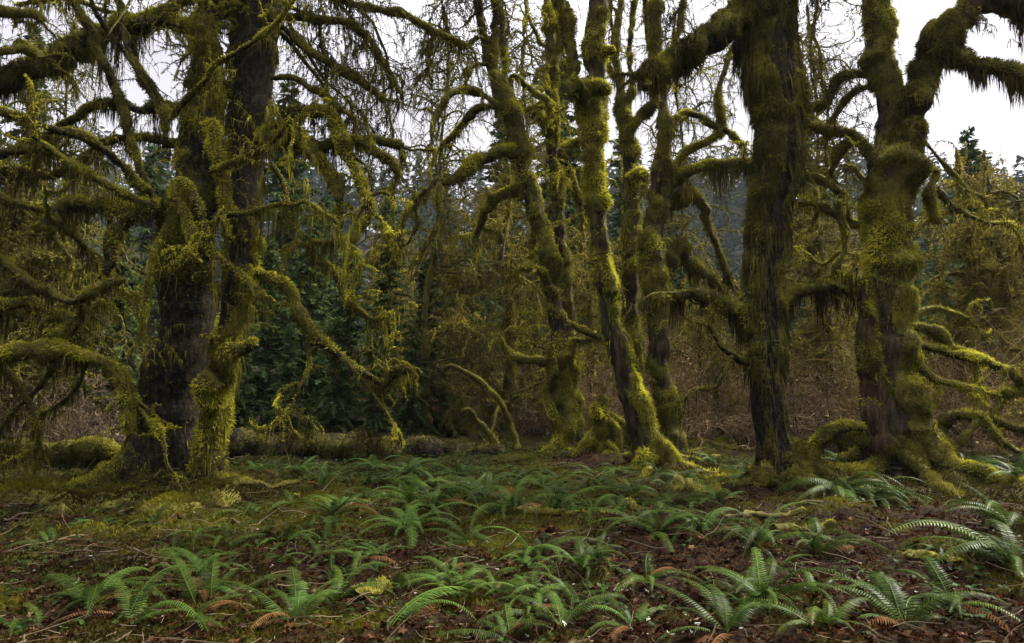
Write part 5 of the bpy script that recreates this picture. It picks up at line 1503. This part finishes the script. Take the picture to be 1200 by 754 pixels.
ground_stick((655, 551), (740, 552), .02, 'thin bare dark stick lying flat below the rooted stump', 1, .2)
ground_stick((265, 583), (350, 572), .03, 'dark stick lying behind the short plump mossy log', 2, .3)
ground_stick((590, 600), (690, 612), .028, 'yellowish mossy stick pointing left from the bright mossy clump', 3, .95)
ground_stick((850, 612), (935, 604), .022, 'thin stick on the red litter left of the sprawling glossy fern', 4, .4)
ground_stick((905, 628), (985, 622), .02, 'mossy stick on the litter in front of the sprawling glossy fern', 5, .9)
ground_stick((1050, 660), (1130, 668), .018, 'dark thin stick on the litter left of the big border fern', 6, .2)
ground_stick((690, 640), (730, 633), .02, 'short dark stick beside the deep green fern', 7, .2)
ground_stick((60, 605), (150, 596), .026, 'mossy stick on the moss in front of the massive dark trunk, at left', 8, .9)
ground_stick((420, 705), (460, 695), .016, 'short dark stick below the small fern near the bottom', 9, .1)
ground_stick((790, 575), (850, 583), .02, 'mossy stick on open ground right of the leaning trunk', 10, .8)

for (px, py, r, h, seed, lab) in [(248, 592, .32, .17, 1, 'rounded bright moss hummock in front of the mossy knobbed stub'),
                                  (205, 600, .40, .12, 2, 'low moss hummock left of the rounded bright one'),
                                  (110, 598, .5, .14, 3, 'broad olive moss hummock at the left, below the massive dark trunk'),
                                  (40, 585, .45, .14, 4, 'dim moss hummock at the far left border'),
                                  (850, 527, .28, .2, 5, 'small green moss hummock far back between the leaning and largest trunks'),
                                  (820, 525, .2, .15, 6, 'smallest moss hummock far back, right of the curtain-limbed trunk')]:
    g = gpoint(px, py)
    rng = np.random.default_rng(seed)
    th, ph = np.meshgrid(np.linspace(0, 2 * PI, 41)[:-1], np.linspace(0, 1, 14))
    X_, Y_ = g[0] + np.cos(th) * ph * r, g[1] + np.sin(th) * ph * r * .8
    Z_ = surf(X_.ravel(), Y_.ravel()).reshape(X_.shape) - .02 + h * np.sqrt(np.clip(1 - ph ** 2, 0, 1)) * (1 + .6 * fbm(np.stack([X_, Y_, 0 * X_], -1).reshape(-1, 3), 5, 3, seed).reshape(X_.shape))
    V = np.stack([X_, Y_, Z_], -1)[::-1]
    b = MB()
    b.add(V, grid_quads(14, 40), .5, 1.)
    q = np.random.default_rng(seed + 50)
    ob = b.build('moss_hummock', M['bark'], None, g, True)
    ob.location = g
    tag(ob, lab, 'moss hummock', 'moss hummocks')
    mo = MB()
    pp = V.reshape(-1, 3)
    ii = q.integers(0, len(pp), int(5200 * r * r * 3.1))
    p = pp[ii] + q.normal(size=(len(ii), 3)) * [.02, .02, .004]
    d = nrm(p - (g + [0, 0, -.15]))
    tufts(mo, p, d, .04, .013, q, .1, .45, (.2, .35, .5))
    mo.build('moss', M['moss_floor'], ob, g)
# ------------------------------------------------------------------ daylight: bright overcast
w = bpy.data.worlds.new('World')
SC.world = w
w.use_nodes = True
nt = w.node_tree
N, L = nt.nodes, nt.links
N.clear()
SUN_EL, SUN_ROT = math.radians(43), math.radians(62)
sky = N.new('ShaderNodeTexSky')
sky.sky_type = 'NISHITA'
sky.sun_disc = False
sky.sun_elevation, sky.sun_rotation = SUN_EL, SUN_ROT
sky.air_density, sky.dust_density, sky.ozone_density = 1.0, 3.0, 1.0
hs = N.new('ShaderNodeHueSaturation')
hs.inputs['Saturation'].default_value = .12
L.new(sky.outputs[0], hs.inputs['Color'])
tc = N.new('ShaderNodeTexCoord')
sp = N.new('ShaderNodeSeparateXYZ'); L.new(tc.outputs['Generated'], sp.inputs[0])
# overcast: brighter overhead than near the horizon, with soft cloud mottling
mr = N.new('ShaderNodeMapRange'); mr.inputs['From Min'].default_value = .40; mr.inputs['From Max'].default_value = 1.0
mr.inputs['To Min'].default_value = CLOUD_LO; mr.inputs['To Max'].default_value = CLOUD_HI
L.new(sp.outputs['Z'], mr.inputs['Value'])
no = N.new('ShaderNodeTexNoise'); no.inputs['Scale'].default_value = 3.5; no.inputs['Detail'].default_value = 4; no.inputs['Roughness'].default_value = .55
L.new(tc.outputs['Generated'], no.inputs['Vector'])
m2 = N.new('ShaderNodeMapRange'); m2.inputs['From Min'].default_value = .3; m2.inputs['From Max'].default_value = .7
m2.inputs['To Min'].default_value = .90; m2.inputs['To Max'].default_value = 1.10
L.new(no.outputs['Fac'], m2.inputs['Value'])
mu = N.new('ShaderNodeMath'); mu.operation = 'MULTIPLY'; L.new(mr.outputs[0], mu.inputs[0]); L.new(m2.outputs[0], mu.inputs[1])
vm = N.new('ShaderNodeMix'); vm.data_type = 'RGBA'; vm.blend_type = 'MULTIPLY'; vm.inputs['Factor'].default_value = 1
cc = N.new('ShaderNodeCombineColor')
for q, f in enumerate((1.0, .975, 1.02)):
    mm = N.new('ShaderNodeMath'); mm.operation = 'MULTIPLY'; mm.inputs[1].default_value = f
    L.new(mu.outputs[0], mm.inputs[0]); L.new(mm.outputs[0], cc.inputs[q])
ov = N.new('ShaderNodeMix'); ov.data_type = 'RGBA'; ov.inputs['Factor'].default_value = .68
ov.inputs['B'].default_value = (6.2, 6.15, 6.35, 1)
L.new(hs.outputs[0], ov.inputs['A']); L.new(ov.outputs['Result'], vm.inputs['A']); L.new(cc.outputs[0], vm.inputs['B'])
bg = N.new('ShaderNodeBackground'); bg.inputs['Strength'].default_value = .11
L.new(vm.outputs['Result'], bg.inputs['Color'])
o = N.new('ShaderNodeOutputWorld'); L.new(bg.outputs[0], o.inputs['Surface'])

sd = bpy.data.lights.new('sun', 'SUN')
sd.energy, sd.angle, sd.color = SUN_E, math.radians(12), (1, .95, .83)
so = bpy.data.objects.new('sun', sd)
COL.objects.link(so)
from mathutils import Vector
sv = Vector((math.sin(SUN_ROT) * math.cos(SUN_EL), math.cos(SUN_ROT) * math.cos(SUN_EL), math.sin(SUN_EL)))
so.rotation_euler = sv.to_track_quat('Z', 'Y').to_euler()
so.location = (0, 0, 40)

if HAZE > 0:
    hb = MB()
    x0, x1, y0, y1, z0, z1 = -420., 420., -60., 420., -4., 130.
    V = [(x, y, z) for z in (z0, z1) for y in (y0, y1) for x in (x0, x1)]
    hb.add(V, np.array([[0, 2, 3, 1], [4, 5, 7, 6], [0, 1, 5, 4], [2, 6, 7, 3], [0, 4, 6, 2], [1, 3, 7, 5]]))
    hm = bpy.data.materials.new('haze')
    hm.use_nodes = True
    hn = hm.node_tree
    hn.nodes.clear()
    pv = hn.nodes.new('ShaderNodeVolumePrincipled')
    pv.inputs['Density'].default_value = HAZE
    pv.inputs['Color'].default_value = (.86, .92, .97, 1)
    ho = hn.nodes.new('ShaderNodeOutputMaterial')
    hn.links.new(pv.outputs[0], ho.inputs['Volume'])
    tag(hb.build('haze', hm), 'thin pale mist hanging over the forest and valley side', 'haze', kind='stuff')

SC.view_settings.view_transform = 'Standard'
SC.view_settings.look = 'None'
SC.view_settings.gamma = 1
SC.view_settings.exposure = EXPOSURE
SC.view_settings.use_curve_mapping = False
cy = SC.cycles
cy.max_bounces = 5
cy.diffuse_bounces = 2
cy.glossy_bounces = 2
cy.transmission_bounces = 4
cy.volume_bounces = 0
cy.transparent_max_bounces = 6
cy.use_denoising = DENOISE
cy.denoising_input_passes = 'RGB_ALBEDO_NORMAL'
cy.denoising_prefilter = 'NONE'
cy.caustics_reflective = cy.caustics_refractive = False
